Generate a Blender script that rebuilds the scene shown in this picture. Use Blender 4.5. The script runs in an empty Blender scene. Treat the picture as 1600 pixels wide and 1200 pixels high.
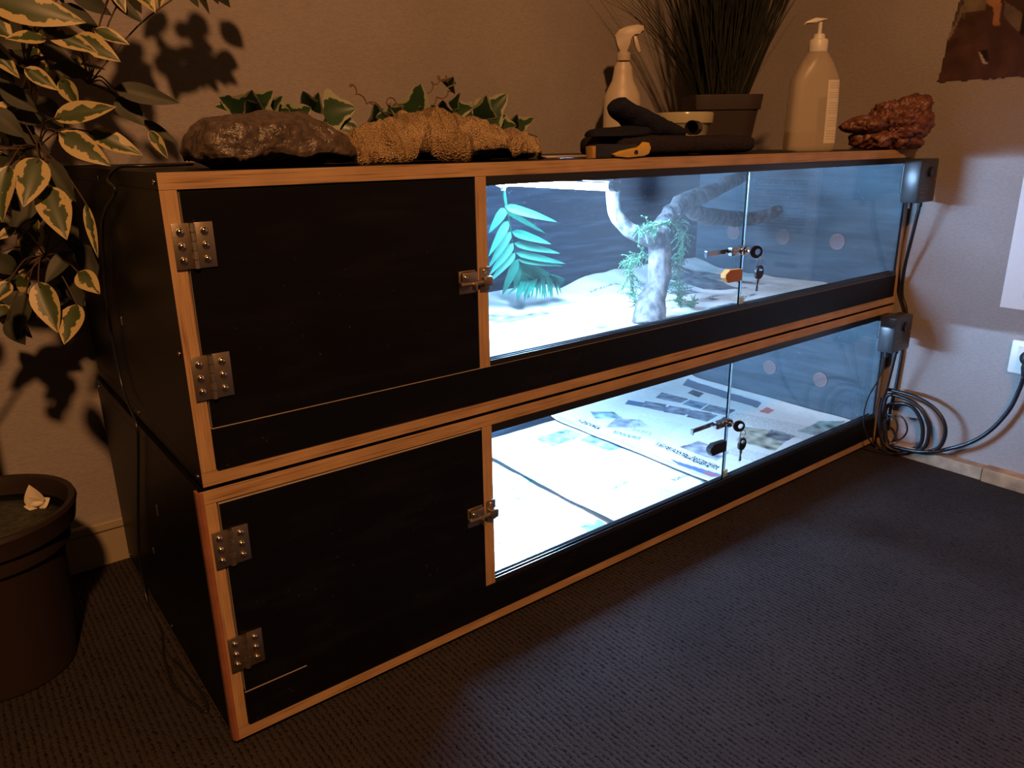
import bpy, bmesh, math, random
from math import sin, cos, pi, radians, sqrt
from mathutils import Vector, Matrix, noise
random.seed(7)
S = bpy.context.scene
COL = S.collection

# ------------------------------------------------------------------ camera
F = 1182.1                                  # focal length in pixels of a 1600 px wide frame
CAM = Vector((-0.2014, -0.8629, 0.7411))
YAW, PIT, ROL = -0.6573, 0.3063, 0.0145
_f = Vector((-sin(YAW)*cos(PIT), cos(YAW)*cos(PIT), -sin(PIT)))
_r = Vector((cos(YAW), sin(YAW), 0))
_d = _f.cross(_r)
RT = cos(ROL)*_r + sin(ROL)*_d
DN = -sin(ROL)*_r + cos(ROL)*_d
FW = _f
cd = bpy.data.cameras.new('camera'); co = bpy.data.objects.new('camera', cd); COL.objects.link(co)
cd.sensor_width = 36; cd.sensor_fit = 'HORIZONTAL'; cd.lens = F/1600*36; cd.clip_start = .02
co.matrix_world = Matrix(((RT.x, -DN.x, -FW.x, CAM.x), (RT.y, -DN.y, -FW.y, CAM.y), (RT.z, -DN.z, -FW.z, CAM.z), (0, 0, 0, 1)))
S.camera = co
# ------------------------------------------------------------------ light and exposure
S.view_settings.view_transform = 'Standard'; S.view_settings.look = 'None'
S.view_settings.exposure = 0; S.view_settings.gamma = 1; S.view_settings.use_curve_mapping = False
w = bpy.data.worlds.new('room_gloom'); S.world = w; w.use_nodes = True
w.node_tree.nodes['Background'].inputs[0].default_value = (1, .62, .36, 1)
w.node_tree.nodes['Background'].inputs[1].default_value = .014
ld = bpy.data.lights.new('ceiling_bulb', 'POINT'); ld.energy = 235; ld.color = (1, .45, .165); ld.shadow_soft_size = .07
lo = bpy.data.objects.new('ceiling_bulb', ld); lo.location = (-.57, -1.98, 2.38); COL.objects.link(lo)
LED = 1500.0                                # radiance of the two tube lights inside the vivariums
LEDC = (.36, .60, 1.0)
S.cycles.max_bounces = 8; S.cycles.transparent_max_bounces = 16; S.cycles.sample_clamp_indirect = 6

# ------------------------------------------------------------------ pixel -> place helpers (used for layout only)
def ray(u, v): return RT*((u-800)/F) + DN*((v-600)/F) + FW
def at(u, v, ax, val):
    d = ray(u, v); return CAM + d*((val-CAM[ax])/d[ax])
def aty(u, v, y): return at(u, v, 1, y)
def atx(u, v, x): return at(u, v, 0, x)
def atz(u, v, z): return at(u, v, 2, z)

# ------------------------------------------------------------------ object helpers
def wloc(o):
    p = Vector((0, 0, 0))
    while o: p = p + o.location; o = o.parent
    return p
def tag(o, label=None, cat=None, group=None, kind=None):
    if label: o['label'] = label
    if cat: o['category'] = cat
    if group: o['group'] = group
    if kind: o['kind'] = kind
    return o
def thing(name, label, cat, loc, group=None):
    o = bpy.data.objects.new(name, None); o.empty_display_size = .03; COL.objects.link(o)
    o.location = loc; return tag(o, label, cat, group)
class MB:
    def __init__(s): s.bm = bmesh.new(); s.uv = s.bm.loops.layers.uv.new('UVMap')
    def face(s, vs, m=0):
        try:
            f = s.bm.faces.new(vs); f.material_index = m; return f
        except ValueError: return None
    def box(s, a, b, bev=0, m=0, mtx=None):
        x0, y0, z0 = a; x1, y1, z1 = b
        r = bmesh.ops.create_cube(s.bm, size=1)
        vs = r['verts']
        for v in vs: v.co = Vector(((x0+x1)/2+v.co.x*(x1-x0), (y0+y1)/2+v.co.y*(y1-y0), (z0+z1)/2+v.co.z*(z1-z0)))
        fs = set(f for v in vs for f in v.link_faces)
        for f in fs: f.material_index = m
        if bev:
            es = list(set(e for v in vs for e in v.link_edges))
            rr = bmesh.ops.bevel(s.bm, geom=es, offset=bev, segments=2, affect='EDGES', profile=.5)
            vs = list(set(v for f in rr['faces'] for v in f.verts) | set(v for v in vs if v.is_valid))
        if mtx is not None:
            for v in vs: v.co = mtx @ v.co
        return s
    def tube(s, pts, r, seg=8, cap=True, m=0):
        pts = [Vector(p) for p in pts]; n = len(pts)
        rs = r if isinstance(r, (list, tuple)) else [r]*n
        rings = []; up = None
        for i, p in enumerate(pts):
            t = (pts[min(i+1, n-1)]-pts[max(i-1, 0)])
            if t.length < 1e-9: t = Vector((0, 0, 1))
            t.normalize()
            if up is None: up = Vector((0, 0, 1)) if abs(t.z) < .9 else Vector((1, 0, 0))
            a = t.cross(up)
            if a.length < 1e-6: a = t.orthogonal()
            a.normalize(); b = a.cross(t).normalized(); up = b
            rings.append([s.bm.verts.new(p+(a*cos(2*pi*k/seg)+b*sin(2*pi*k/seg))*rs[i]) for k in range(seg)])
        for i in range(n-1):
            for k in range(seg):
                s.face((rings[i][k], rings[i][(k+1) % seg], rings[i+1][(k+1) % seg], rings[i+1][k]), m)
        if cap: s.face(list(reversed(rings[0])), m); s.face(rings[-1], m)
        return s
    def lathe(s, prof, c, seg=32, sx=1, sy=1, m=0, axis='Z', mtx=None):
        c = Vector(c); rings = []
        for r, z in prof:
            ring = []
            for k in range(seg):
                a = 2*pi*k/seg
                p = Vector((cos(a)*r*sx, sin(a)*r*sy, z))
                if axis == 'X': p = Vector((p.z, p.x, p.y))
                if axis == 'Y': p = Vector((p.x, p.z, p.y))
                if mtx is not None: p = mtx @ p
                ring.append(s.bm.verts.new(c+p))
            rings.append(ring)
        for i in range(len(rings)-1):
            for k in range(seg):
                s.face((rings[i][k], rings[i][(k+1) % seg], rings[i+1][(k+1) % seg], rings[i+1][k]), m)
        if prof[0][0] > 1e-6: s.face(list(reversed(rings[0])), m)
        if prof[-1][0] > 1e-6: s.face(rings[-1], m)
        return s
    def prism(s, poly, o, ax, ay, an, th, m=0, bev=0):
        o = Vector(o); ax = Vector(ax); ay = Vector(ay); an = Vector(an)
        A = [s.bm.verts.new(o+ax*x+ay*y-an*th/2) for x, y in poly]
        B = [s.bm.verts.new(o+ax*x+ay*y+an*th/2) for x, y in poly]
        n = len(poly); fs = [s.face(A, m), s.face(list(reversed(B)), m)]
        for i in range(n): fs.append(s.face((A[i], B[i], B[(i+1) % n], A[(i+1) % n]), m))
        if bev:
            es = list(set(e for f in fs[:2] if f for e in f.edges))
            bmesh.ops.bevel(s.bm, geom=es, offset=bev, segments=2, affect='EDGES', profile=.5)
        return s
    def grid(s, fn, nu, nv, m=0, wrap=False):
        g = [[s.bm.verts.new(fn(i/nu, j/nv)) for j in range(nv+1)] for i in range(nu+(0 if wrap else 1))]
        for i in range(nu):
            for j in range(nv):
                i2 = (i+1) % nu if wrap else i+1
                f = s.face((g[i][j], g[i2][j], g[i2][j+1], g[i][j+1]), m)
                if f:
                    for l, (a, b) in zip(f.loops, ((i, j), (i+1, j), (i+1, j+1), (i, j+1))): l[s.uv].uv = (a/nu, b/nv)
        return g
    def ball(s, c, r, sub=3, fn=None, m=0):
        c = Vector(c); r = Vector(r) if not isinstance(r, (int, float)) else Vector((r, r, r))
        rr = bmesh.ops.create_icosphere(s.bm, subdivisions=sub, radius=1)
        for v in rr['verts']:
            n = v.co.normalized(); q = Vector((n.x*r.x, n.y*r.y, n.z*r.z))
            if fn: q = fn(n, q)
            v.co = c+q
        for f in set(f for v in rr['verts'] for f in v.link_faces): f.material_index = m
        return s
    def build(s, name, mats, parent=None, smooth=False, loc=None, front=None):
        bm = s.bm
        bmesh.ops.remove_doubles(bm, verts=bm.verts, dist=1e-7)
        bmesh.ops.recalc_face_normals(bm, faces=bm.faces)
        if front is not None:
            for f in bm.faces:
                k = front(f)
                if k is not None: f.material_index = k
        org = wloc(parent) if parent else Vector(loc or (0, 0, 0))
        for v in bm.verts: v.co -= org
        me = bpy.data.meshes.new(name); bm.to_mesh(me); bm.free()
        for m in (mats if isinstance(mats, (list, tuple)) else [mats]): me.materials.append(m)
        if smooth:
            for p in me.polygons: p.use_smooth = True
            if smooth != True:
                me.set_sharp_from_angle(angle=smooth)
        o = bpy.data.objects.new(name, me); COL.objects.link(o)
        if parent: o.parent = parent
        else: o.location = org
        return o
def dup(o, parent=None, off=(0, 0, 0)):
    c = o.copy(); COL.objects.link(c); c.parent = parent; c.location = o.location+Vector(off)
    for ch in list(o.children): dup(ch, c)
    return c
def smooth_path(pts, n=8):
    pts = [Vector(p) for p in pts]; out = []
    P = [pts[0]]+pts+[pts[-1]]
    for i in range(1, len(P)-2):
        a, b, c, d = P[i-1:i+3]
        for k in range(n):
            t = k/n
            out.append(.5*((2*b)+(c-a)*t+(2*a-5*b+4*c-d)*t*t+(3*b-a-3*c+d)*t**3))
    out.append(pts[-1]); return out

# ------------------------------------------------------------------ materials
def mat(name): 
    m = bpy.data.materials.new(name); m.use_nodes = True
    n = m.node_tree; return m, n, n.nodes['Principled BSDF']
def N(nt, typ, **kw):
    n = nt.nodes.new(typ)
    for k, v in kw.items(): setattr(n, k, v)
    return n
def simple(name, col, rough=.5, metal=0, spec=.5, bump=0, bscale=80, var=0, coat=0, trans=0):
    m, nt, b = mat(name); L = nt.links
    b.inputs['Base Color'].default_value = (*col, 1); b.inputs['Roughness'].default_value = rough
    b.inputs['Metallic'].default_value = metal; b.inputs['Specular IOR Level'].default_value = spec
    b.inputs['Coat Weight'].default_value = coat
    if bump or var:
        tc = N(nt, 'ShaderNodeTexCoord'); no = N(nt, 'ShaderNodeTexNoise'); no.inputs['Scale'].default_value = bscale; no.inputs['Detail'].default_value = 5
        L.new(tc.outputs['Object'], no.inputs['Vector'])
        if bump:
            bp = N(nt, 'ShaderNodeBump'); bp.inputs['Strength'].default_value = bump; bp.inputs['Distance'].default_value = .004
            L.new(no.outputs[0], bp.inputs['Height']); L.new(bp.outputs[0], b.inputs['Normal'])
        if var:
            cr = N(nt, 'ShaderNodeValToRGB'); cr.color_ramp.elements[0].position = .3; cr.color_ramp.elements[1].position = .7
            cr.color_ramp.elements[0].color = (*[c*(1-var) for c in col], 1); cr.color_ramp.elements[1].color = (*[min(1, c*(1+var)) for c in col], 1)
            L.new(no.outputs[0], cr.inputs[0]); L.new(cr.outputs[0], b.inputs['Base Color'])
    return m
def ply_edge(name, axis):
    m, nt, b = mat(name); L = nt.links
    tc = N(nt, 'ShaderNodeTexCoord'); mp = N(nt, 'ShaderNodeMapping')
    sc = {'X': (9, 400, 380), 'Z': (380, 400, 9)}[axis]
    mp.inputs['Scale'].default_value = sc; L.new(tc.outputs['Object'], mp.inputs[0])
    no = N(nt, 'ShaderNodeTexNoise'); no.inputs['Scale'].default_value = 1; no.inputs['Detail'].default_value = 3; L.new(mp.outputs[0], no.inputs['Vector'])
    cr = N(nt, 'ShaderNodeValToRGB'); e = cr.color_ramp.elements
    e[0].position = .28; e[0].color = (.20, .10, .043, 1); e[1].position = .44; e[1].color = (.46, .285, .14, 1)
    k = e.new(.75); k.color = (.56, .36, .19, 1)
    L.new(no.outputs[0], cr.inputs[0])
    n2 = N(nt, 'ShaderNodeTexNoise'); n2.inputs['Scale'].default_value = 14; L.new(tc.outputs['Object'], n2.inputs['Vector'])
    c2 = N(nt, 'ShaderNodeValToRGB'); c2.color_ramp.elements[0].position = .3; c2.color_ramp.elements[0].color = (.8, .78, .75, 1); c2.color_ramp.elements[1].position = .6
    L.new(n2.outputs[0], c2.inputs[0])
    mx = N(nt, 'ShaderNodeMix', data_type='RGBA', blend_type='MULTIPLY'); mx.inputs['Factor'].default_value = 1
    L.new(cr.outputs[0], mx.inputs[6]); L.new(c2.outputs[0], mx.inputs[7]); L.new(mx.outputs[2], b.inputs['Base Color'])
    b.inputs['Roughness'].default_value = .55
    bp = N(nt, 'ShaderNodeBump'); bp.inputs['Strength'].default_value = .25; bp.inputs['Distance'].default_value = .001
    L.new(no.outputs[0], bp.inputs['Height']); L.new(bp.outputs[0], b.inputs['Normal'])
    return m
def black_film(name, base, dust, rough, scratch=.55, stretch=(6, 6, 30)):
    m, nt, b = mat(name); L = nt.links
    tc = N(nt, 'ShaderNodeTexCoord'); mp = N(nt, 'ShaderNodeMapping'); mp.inputs['Scale'].default_value = stretch
    mp.inputs['Rotation'].default_value = (0, .12, 0)
    L.new(tc.outputs['Object'], mp.inputs[0])
    no = N(nt, 'ShaderNodeTexNoise'); no.inputs['Scale'].default_value = 1; no.inputs['Detail'].default_value = 6; no.inputs['Roughness'].default_value = .65
    L.new(mp.outputs[0], no.inputs['Vector'])
    cr = N(nt, 'ShaderNodeValToRGB'); e = cr.color_ramp.elements
    e[0].position = scratch-.12; e[0].color = (*base, 1); e[1].position = scratch+.2; e[1].color = (*dust, 1)
    L.new(no.outputs[0], cr.inputs[0])
    vo = N(nt, 'ShaderNodeTexVoronoi'); vo.inputs['Scale'].default_value = 70; L.new(tc.outputs['Object'], vo.inputs['Vector'])
    n3 = N(nt, 'ShaderNodeTexNoise'); n3.inputs['Scale'].default_value = 9; L.new(tc.outputs['Object'], n3.inputs['Vector'])
    ml = N(nt, 'ShaderNodeMath', operation='MULTIPLY_ADD'); ml.inputs[1].default_value = -.35; ml.inputs[2].default_value = .24
    L.new(n3.outputs[0], ml.inputs[0])
    lt = N(nt, 'ShaderNodeMath', operation='LESS_THAN'); L.new(vo.outputs['Distance'], lt.inputs[0]); L.new(ml.outputs[0], lt.inputs[1])
    mx = N(nt, 'ShaderNodeMix', data_type='RGBA'); L.new(lt.outputs[0], mx.inputs['Factor']); L.new(cr.outputs[0], mx.inputs[6]); mx.inputs[7].default_value = (*[min(1, c*2.2) for c in dust], 1)
    L.new(mx.outputs[2], b.inputs['Base Color'])
    b.inputs['Roughness'].default_value = rough; b.inputs['Specular IOR Level'].default_value = .2
    return m
def emit(name, col, st):
    m, nt, b = mat(name)
    b.inputs['Base Color'].default_value = (.8, .8, .8, 1); b.inputs['Emission Color'].default_value = (*col, 1); b.inputs['Emission Strength'].default_value = st
    return m
def thin_glass(name, tint, dust=.012):
    m = bpy.data.materials.new(name); m.use_nodes = True; nt = m.node_tree; L = nt.links
    nt.nodes.remove(nt.nodes['Principled BSDF']); out = nt.nodes['Material Output']
    lw = N(nt, 'ShaderNodeLayerWeight'); lw.inputs['Blend'].default_value = .5
    p = N(nt, 'ShaderNodeMath', operation='POWER'); p.inputs[1].default_value = 5; L.new(lw.outputs['Facing'], p.inputs[0])
    ma = N(nt, 'ShaderNodeMath', operation='MULTIPLY_ADD'); ma.inputs[1].default_value = .9; ma.inputs[2].default_value = .04; L.new(p.outputs[0], ma.inputs[0])
    tr = N(nt, 'ShaderNodeBsdfTransparent'); tr.inputs[0].default_value = (*tint, 1)
    gl = N(nt, 'ShaderNodeBsdfGlossy'); gl.inputs['Roughness'].default_value = .01
    mx = N(nt, 'ShaderNodeMixShader'); L.new(ma.outputs[0], mx.inputs[0]); L.new(tr.outputs[0], mx.inputs[1]); L.new(gl.outputs[0], mx.inputs[2])
    di = N(nt, 'ShaderNodeBsdfTranslucent'); di.inputs[0].default_value = (.7, .72, .75, 1)
    m2 = N(nt, 'ShaderNodeMixShader'); m2.inputs[0].default_value = dust
    L.new(mx.outputs[0], m2.inputs[1]); L.new(di.outputs[0], m2.inputs[2]); L.new(m2.outputs[0], out.inputs[0])
    return m
def leaf_mat(name, green, cream, thr, rough=.4, nscale=55, jag=.8, back=None):
    m, nt, b = mat(name); L = nt.links
    tc = N(nt, 'ShaderNodeTexCoord'); sp = N(nt, 'ShaderNodeSeparateXYZ'); L.new(tc.outputs['UV'], sp.inputs[0])
    a = N(nt, 'ShaderNodeMath', operation='SUBTRACT'); a.inputs[1].default_value = .5; L.new(sp.outputs[0], a.inputs[0])
    ab = N(nt, 'ShaderNodeMath', operation='ABSOLUTE'); L.new(a.outputs[0], ab.inputs[0])
    no = N(nt, 'ShaderNodeTexNoise'); no.inputs['Scale'].default_value = nscale; no.inputs['Detail'].default_value = 3; L.new(tc.outputs['Object'], no.inputs['Vector'])
    ma = N(nt, 'ShaderNodeMath', operation='MULTIPLY_ADD'); ma.inputs[1].default_value = jag; L.new(no.outputs[0], ma.inputs[0]); L.new(ab.outputs[0], ma.inputs[2])
    ty = N(nt, 'ShaderNodeMath', operation='MULTIPLY_ADD'); ty.inputs[1].default_value = .16; L.new(sp.outputs[1], ty.inputs[0]); L.new(ma.outputs[0], ty.inputs[2])
    cr = N(nt, 'ShaderNodeValToRGB'); cr.color_ramp.elements[0].position = thr-.015; cr.color_ramp.elements[1].position = thr+.015
    L.new(ty.outputs[0], cr.inputs[0])
    n2 = N(nt, 'ShaderNodeTexNoise'); n2.inputs['Scale'].default_value = 30; L.new(tc.outputs['Object'], n2.inputs['Vector'])
    g2 = N(nt, 'ShaderNodeMix', data_type='RGBA'); g2.inputs[6].default_value = (*[c*.55 for c in green], 1); g2.inputs[7].default_value = (*[c*1.35 for c in green], 1); L.new(n2.outputs[0], g2.inputs['Factor'])
    mx = N(nt, 'ShaderNodeMix', data_type='RGBA'); L.new(cr.outputs[0], mx.inputs['Factor']); L.new(g2.outputs[2], mx.inputs[6]); mx.inputs[7].default_value = (*cream, 1)
    L.new(mx.outputs[2], b.inputs['Base Color']); b.inputs['Roughness'].default_value = rough; b.inputs['Specular IOR Level'].default_value = .4
    return m
def carpet_mat():
    m, nt, b = mat('ribbed_charcoal_carpet'); L = nt.links
    tc = N(nt, 'ShaderNodeTexCoord')
    wv = N(nt, 'ShaderNodeTexWave', bands_direction='X'); wv.inputs['Scale'].default_value = 36; wv.inputs['Distortion'].default_value = 3.2; wv.inputs['Detail'].default_value = 3; wv.inputs['Detail Scale'].default_value = 6
    L.new(tc.outputs['Object'], wv.inputs['Vector'])
    no = N(nt, 'ShaderNodeTexNoise'); no.inputs['Scale'].default_value = 210; no.inputs['Detail'].default_value = 3; L.new(tc.outputs['Object'], no.inputs['Vector'])
    n2 = N(nt, 'ShaderNodeTexNoise'); n2.inputs['Scale'].default_value = 5; n2.inputs['Detail'].default_value = 4; L.new(tc.outputs['Object'], n2.inputs['Vector'])
    ad = N(nt, 'ShaderNodeMath', operation='MULTIPLY_ADD'); ad.inputs[1].default_value = 1.3; L.new(no.outputs[0], ad.inputs[0]); L.new(wv.outputs['Fac'], ad.inputs[2])
    cr = N(nt, 'ShaderNodeValToRGB'); e = cr.color_ramp.elements
    e[0].position = .45; e[0].color = (.0048, .0040, .0042, 1); e[1].position = 1.45; e[1].color = (.046, .0385, .0385, 1)
    L.new(ad.outputs[0], cr.inputs[0])
    c2 = N(nt, 'ShaderNodeValToRGB'); c2.color_ramp.elements[0].position = .35; c2.color_ramp.elements[0].color = (.78, .78, .78, 1); c2.color_ramp.elements[1].position = .65
    L.new(n2.outputs[0], c2.inputs[0])
    mx = N(nt, 'ShaderNodeMix', data_type='RGBA', blend_type='MULTIPLY'); mx.inputs['Factor'].default_value = 1
    L.new(cr.outputs[0], mx.inputs[6]); L.new(c2.outputs[0], mx.inputs[7]); L.new(mx.outputs[2], b.inputs['Base Color'])
    b.inputs['Roughness'].default_value = .95; b.inputs['Specular IOR Level'].default_value = .1
    bp = N(nt, 'ShaderNodeBump'); bp.inputs['Strength'].default_value = .6; bp.inputs['Distance'].default_value = .002
    L.new(ad.outputs[0], bp.inputs['Height']); L.new(bp.outputs[0], b.inputs['Normal'])
    return m
def wall_mat():
    m, nt, b = mat('woven_wallpaper'); L = nt.links
    tc = N(nt, 'ShaderNodeTexCoord'); mp = N(nt, 'ShaderNodeMapping'); mp.inputs['Scale'].default_value = (130, 130, 420); L.new(tc.outputs['Object'], mp.inputs[0])
    no = N(nt, 'ShaderNodeTexNoise'); no.inputs['Scale'].default_value = 1; no.inputs['Detail'].default_value = 3; L.new(mp.outputs[0], no.inputs['Vector'])
    n2 = N(nt, 'ShaderNodeTexNoise'); n2.inputs['Scale'].default_value = 3.5; n2.inputs['Detail'].default_value = 4; L.new(tc.outputs['Object'], n2.inputs['Vector'])
    cr = N(nt, 'ShaderNodeValToRGB'); e = cr.color_ramp.elements; e[0].position = .3; e[0].color = (.305, .272, .262, 1); e[1].position = .7; e[1].color = (.365, .330, .318, 1)
    L.new(n2.outputs[0], cr.inputs[0])
    c2 = N(nt, 'ShaderNodeValToRGB'); c2.color_ramp.elements[0].position = .3; c2.color_ramp.elements[0].color = (.86, .86, .86, 1); c2.color_ramp.elements[1].position = .65
    L.new(no.outputs[0], c2.inputs[0])
    mx = N(nt, 'ShaderNodeMix', data_type='RGBA', blend_type='MULTIPLY'); mx.inputs['Factor'].default_value = 1
    L.new(cr.outputs[0], mx.inputs[6]); L.new(c2.outputs[0], mx.inputs[7]); L.new(mx.outputs[2], b.inputs['Base Color'])
    b.inputs['Roughness'].default_value = .8; b.inputs['Specular IOR Level'].default_value = .2
    bp = N(nt, 'ShaderNodeBump'); bp.inputs['Strength'].default_value = .35; bp.inputs['Distance'].default_value = .0015
    L.new(no.outputs[0], bp.inputs['Height']); L.new(bp.outputs[0], b.inputs['Normal'])
    return m
def attr_mat(name, rough=.8, fuzz=.1):
    m, nt, b = mat(name); L = nt.links
    at_ = N(nt, 'ShaderNodeVertexColor'); at_.layer_name = 'print'
    tc = N(nt, 'ShaderNodeTexCoord'); no = N(nt, 'ShaderNodeTexNoise'); no.inputs['Scale'].default_value = 90; L.new(tc.outputs['Object'], no.inputs['Vector'])
    cr = N(nt, 'ShaderNodeValToRGB'); cr.color_ramp.elements[0].color = (1-fuzz, 1-fuzz, 1-fuzz, 1); cr.color_ramp.elements[0].position = .35; cr.color_ramp.elements[1].position = .6; L.new(no.outputs[0], cr.inputs[0])
    mx = N(nt, 'ShaderNodeMix', data_type='RGBA', blend_type='MULTIPLY'); mx.inputs['Factor'].default_value = 1
    L.new(at_.outputs[0], mx.inputs[6]); L.new(cr.outputs[0], mx.inputs[7]); L.new(mx.outputs[2], b.inputs['Base Color'])
    b.inputs['Roughness'].default_value = rough; b.inputs['Specular IOR Level'].default_value = .2
    return m
def translucent(name, col, alpha, rough=.35):
    m = bpy.data.materials.new(name); m.use_nodes = True; nt = m.node_tree; L = nt.links
    b = nt.nodes['Principled BSDF']; b.inputs['Base Color'].default_value = (*col, 1); b.inputs['Roughness'].default_value = rough
    tr = N(nt, 'ShaderNodeBsdfTransparent'); mx = N(nt, 'ShaderNodeMixShader'); mx.inputs[0].default_value = alpha
    L.new(tr.outputs[0], mx.inputs[1]); L.new(b.outputs[0], mx.inputs[2]); L.new(mx.outputs[0], nt.nodes['Material Output'].inputs[0])
    return m

WH, WV = ply_edge('plywood_edge_long', 'X'), ply_edge('plywood_edge_upright', 'Z')
FILM = black_film('black_film_plywood', (.0036, .0034, .0048), (.010, .010, .014), .42, .62)
INNER = black_film('scuffed_hazed_lining', (.032, .054, .072), (.070, .105, .130), .5, .5, (5, 5, 40))  # scuffed lining, its colour lightened for the haze reflected in the glass
BACKP = black_film('speckled_lining_no_haze', (.0050, .0095, .0180), (.040, .065, .090), .6, .60, (4, 5, 46))  # darker copy of the same lining, without the painted haze
PALE = simple('pale_raw_edge', (.42, .36, .30), .6)
METAL = simple('zinc_steel', (.50, .42, .33), .42, 1, bump=.05, bscale=300)
RIVET = simple('polished_rivet', (.72, .64, .54), .16, 1)
CHROME = simple('chrome', (.8, .8, .8), .12, 1)
GLASS = thin_glass('sliding_glass', (.95, .985, .975))
GEDGE = simple('glass_edge', (.0008, .002, .003), .6, spec=.03)
BLK = simple('black_plastic', (.012, .012, .013), .4)
BLKG = simple('glossy_black_plastic', (.030, .034, .040), .30)
TRACK = simple('black_track_plastic', (.014, .015, .018), .28)
WALLM = wall_mat()
TIMBER = simple('raw_timber', (.34, .24, .155), .7, bump=.3, bscale=40, var=.3)
PAINTED = simple('cream_paint', (.34, .285, .20), .55, bump=.1, bscale=60)
LEDM = emit('led_tube', LEDC, LED)
WHITE = simple('white_plastic', (.72, .70, .64), .4)

# ------------------------------------------------------------------ the setting
FZ = -.012; WY = .635; WX = 1.652
def struct(name, mb, m, smooth=False):
    return tag(mb.build(name, m, smooth=smooth), kind='structure')
struct('floor', MB().box((-1.7, -3.0, FZ-.06), (WX, WY, FZ)), carpet_mat())
struct('wall_back', MB().box((-1.7, WY, FZ-.06), (WX+.1, WY+.1, 2.5)), WALLM)
struct('wall_right', MB().box((WX, -3.0, FZ-.06), (WX+.1, WY, 2.5)), WALLM)
bb = MB().box((-1.7, .623, FZ), (WX, WY, .058)).box((-1.7, .6185, .058), (WX, WY, .076), .003)
struct('baseboard_back', bb, PAINTED)
bb = MB(); bb.box((1.623, -.26, FZ), (WX, -.012, .018), .002)
tag(bb.build('baseboard_right', TIMBER), kind='structure')
bb = MB(); bb.box((1.619, -3.0, FZ), (WX, -.262, .021), .002)
tag(bb.build('baseboard_right', simple('knotty_timber', (.36, .215, .115), .7, bump=.3, bscale=22, var=.45)), kind='structure')

# ------------------------------------------------------------------ the two vivariums
T = .018; D = .606; W = 1.640; XD = .4065; TD = .0185
def fr(pred_h):           # front faces of the black panels show the raw plywood edge, inward faces the lining
    def f(face):
        if face.normal.y < -.8: return 1
        return None
    return f
def hinge(par, x, z0, z1, y):
    m = MB(); zc = (z0+z1)/2
    m.box((x-.0205, y-.0022, z0), (x-.003, y, z1), .0004); m.box((x+.003, y-.0022, z0), (x+.0225, y, z1), .0004)
    for k in range(5):
        a = z0+(z1-z0)*k/5; m.tube([(x, y-.0034, a+.0003), (x, y-.0034, a+(z1-z0)/5-.0003)], .0034, 10)
    h = m.build('hinge', METAL, par, smooth=.6)
    first = None
    for sx in (-.0122, .0128):
        for k in (-1, 0, 1):
            c = (x+sx, y-.0022, zc+k*(z1-z0)*.31)
            if first is None:
                r = MB(); r.lathe([(.0044, 0), (.0042, -.0012), (.0034, -.0024), (.0020, -.0032), (.0, -.0035)], c, 14, axis='Y')
                first = r.build('rivet', RIVET, h, smooth=True); c0 = c
            else: dup(first, h, Vector(c)-Vector(c0))
    return h
def latch(par, xl, xr, zc, y, slid):
    # sliding barrel bolt: plate on the door, keeper on the divider
    m = MB()
    m.box((xl, y-.0015, zc-.018), (xl+.028, y, zc+.014), .001)
    m.box((xl+.001, y-.009, zc-.002), (xl+.027, y-.0015, zc+.013), .003)
    b = m.build('latch', METAL, par, smooth=.6)
    tag(b, 'steel sliding bolt')
    MB().tube([(xl-.001, y-.006, zc-.004), (xr-.003, y-.006, zc-.004)], .0036, 10).box((xl+.018, y-.016, zc-.013), (xl+.0215, y-.006, zc-.002), .001).build('bolt', METAL, b, smooth=.6)
    k = MB(); k.box((xr-.019, y-.0015, zc-.018), (xr-.002, y, zc+.016), .0006); k.box((xr-.0185, y-.0115, zc-.011), (xr-.0025, y-.001, zc+.004), .003)
    k.build('keeper', METAL, b, smooth=.6)
    s = MB()
    s.lathe([(.0034, 0), (.003, -.0015), (.0, -.0022)], (xr-.011, y-.0015, zc+.0105), 12, axis='Y'); s.build('screw', RIVET, b, smooth=True)
    s = MB(); s.lathe([(.0034, 0), (.003, -.0015), (.0, -.0022)], (xl+.006, y-.009, zc+.006), 12, axis='Y'); s.build('screw', RIVET, b, smooth=True)
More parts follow.
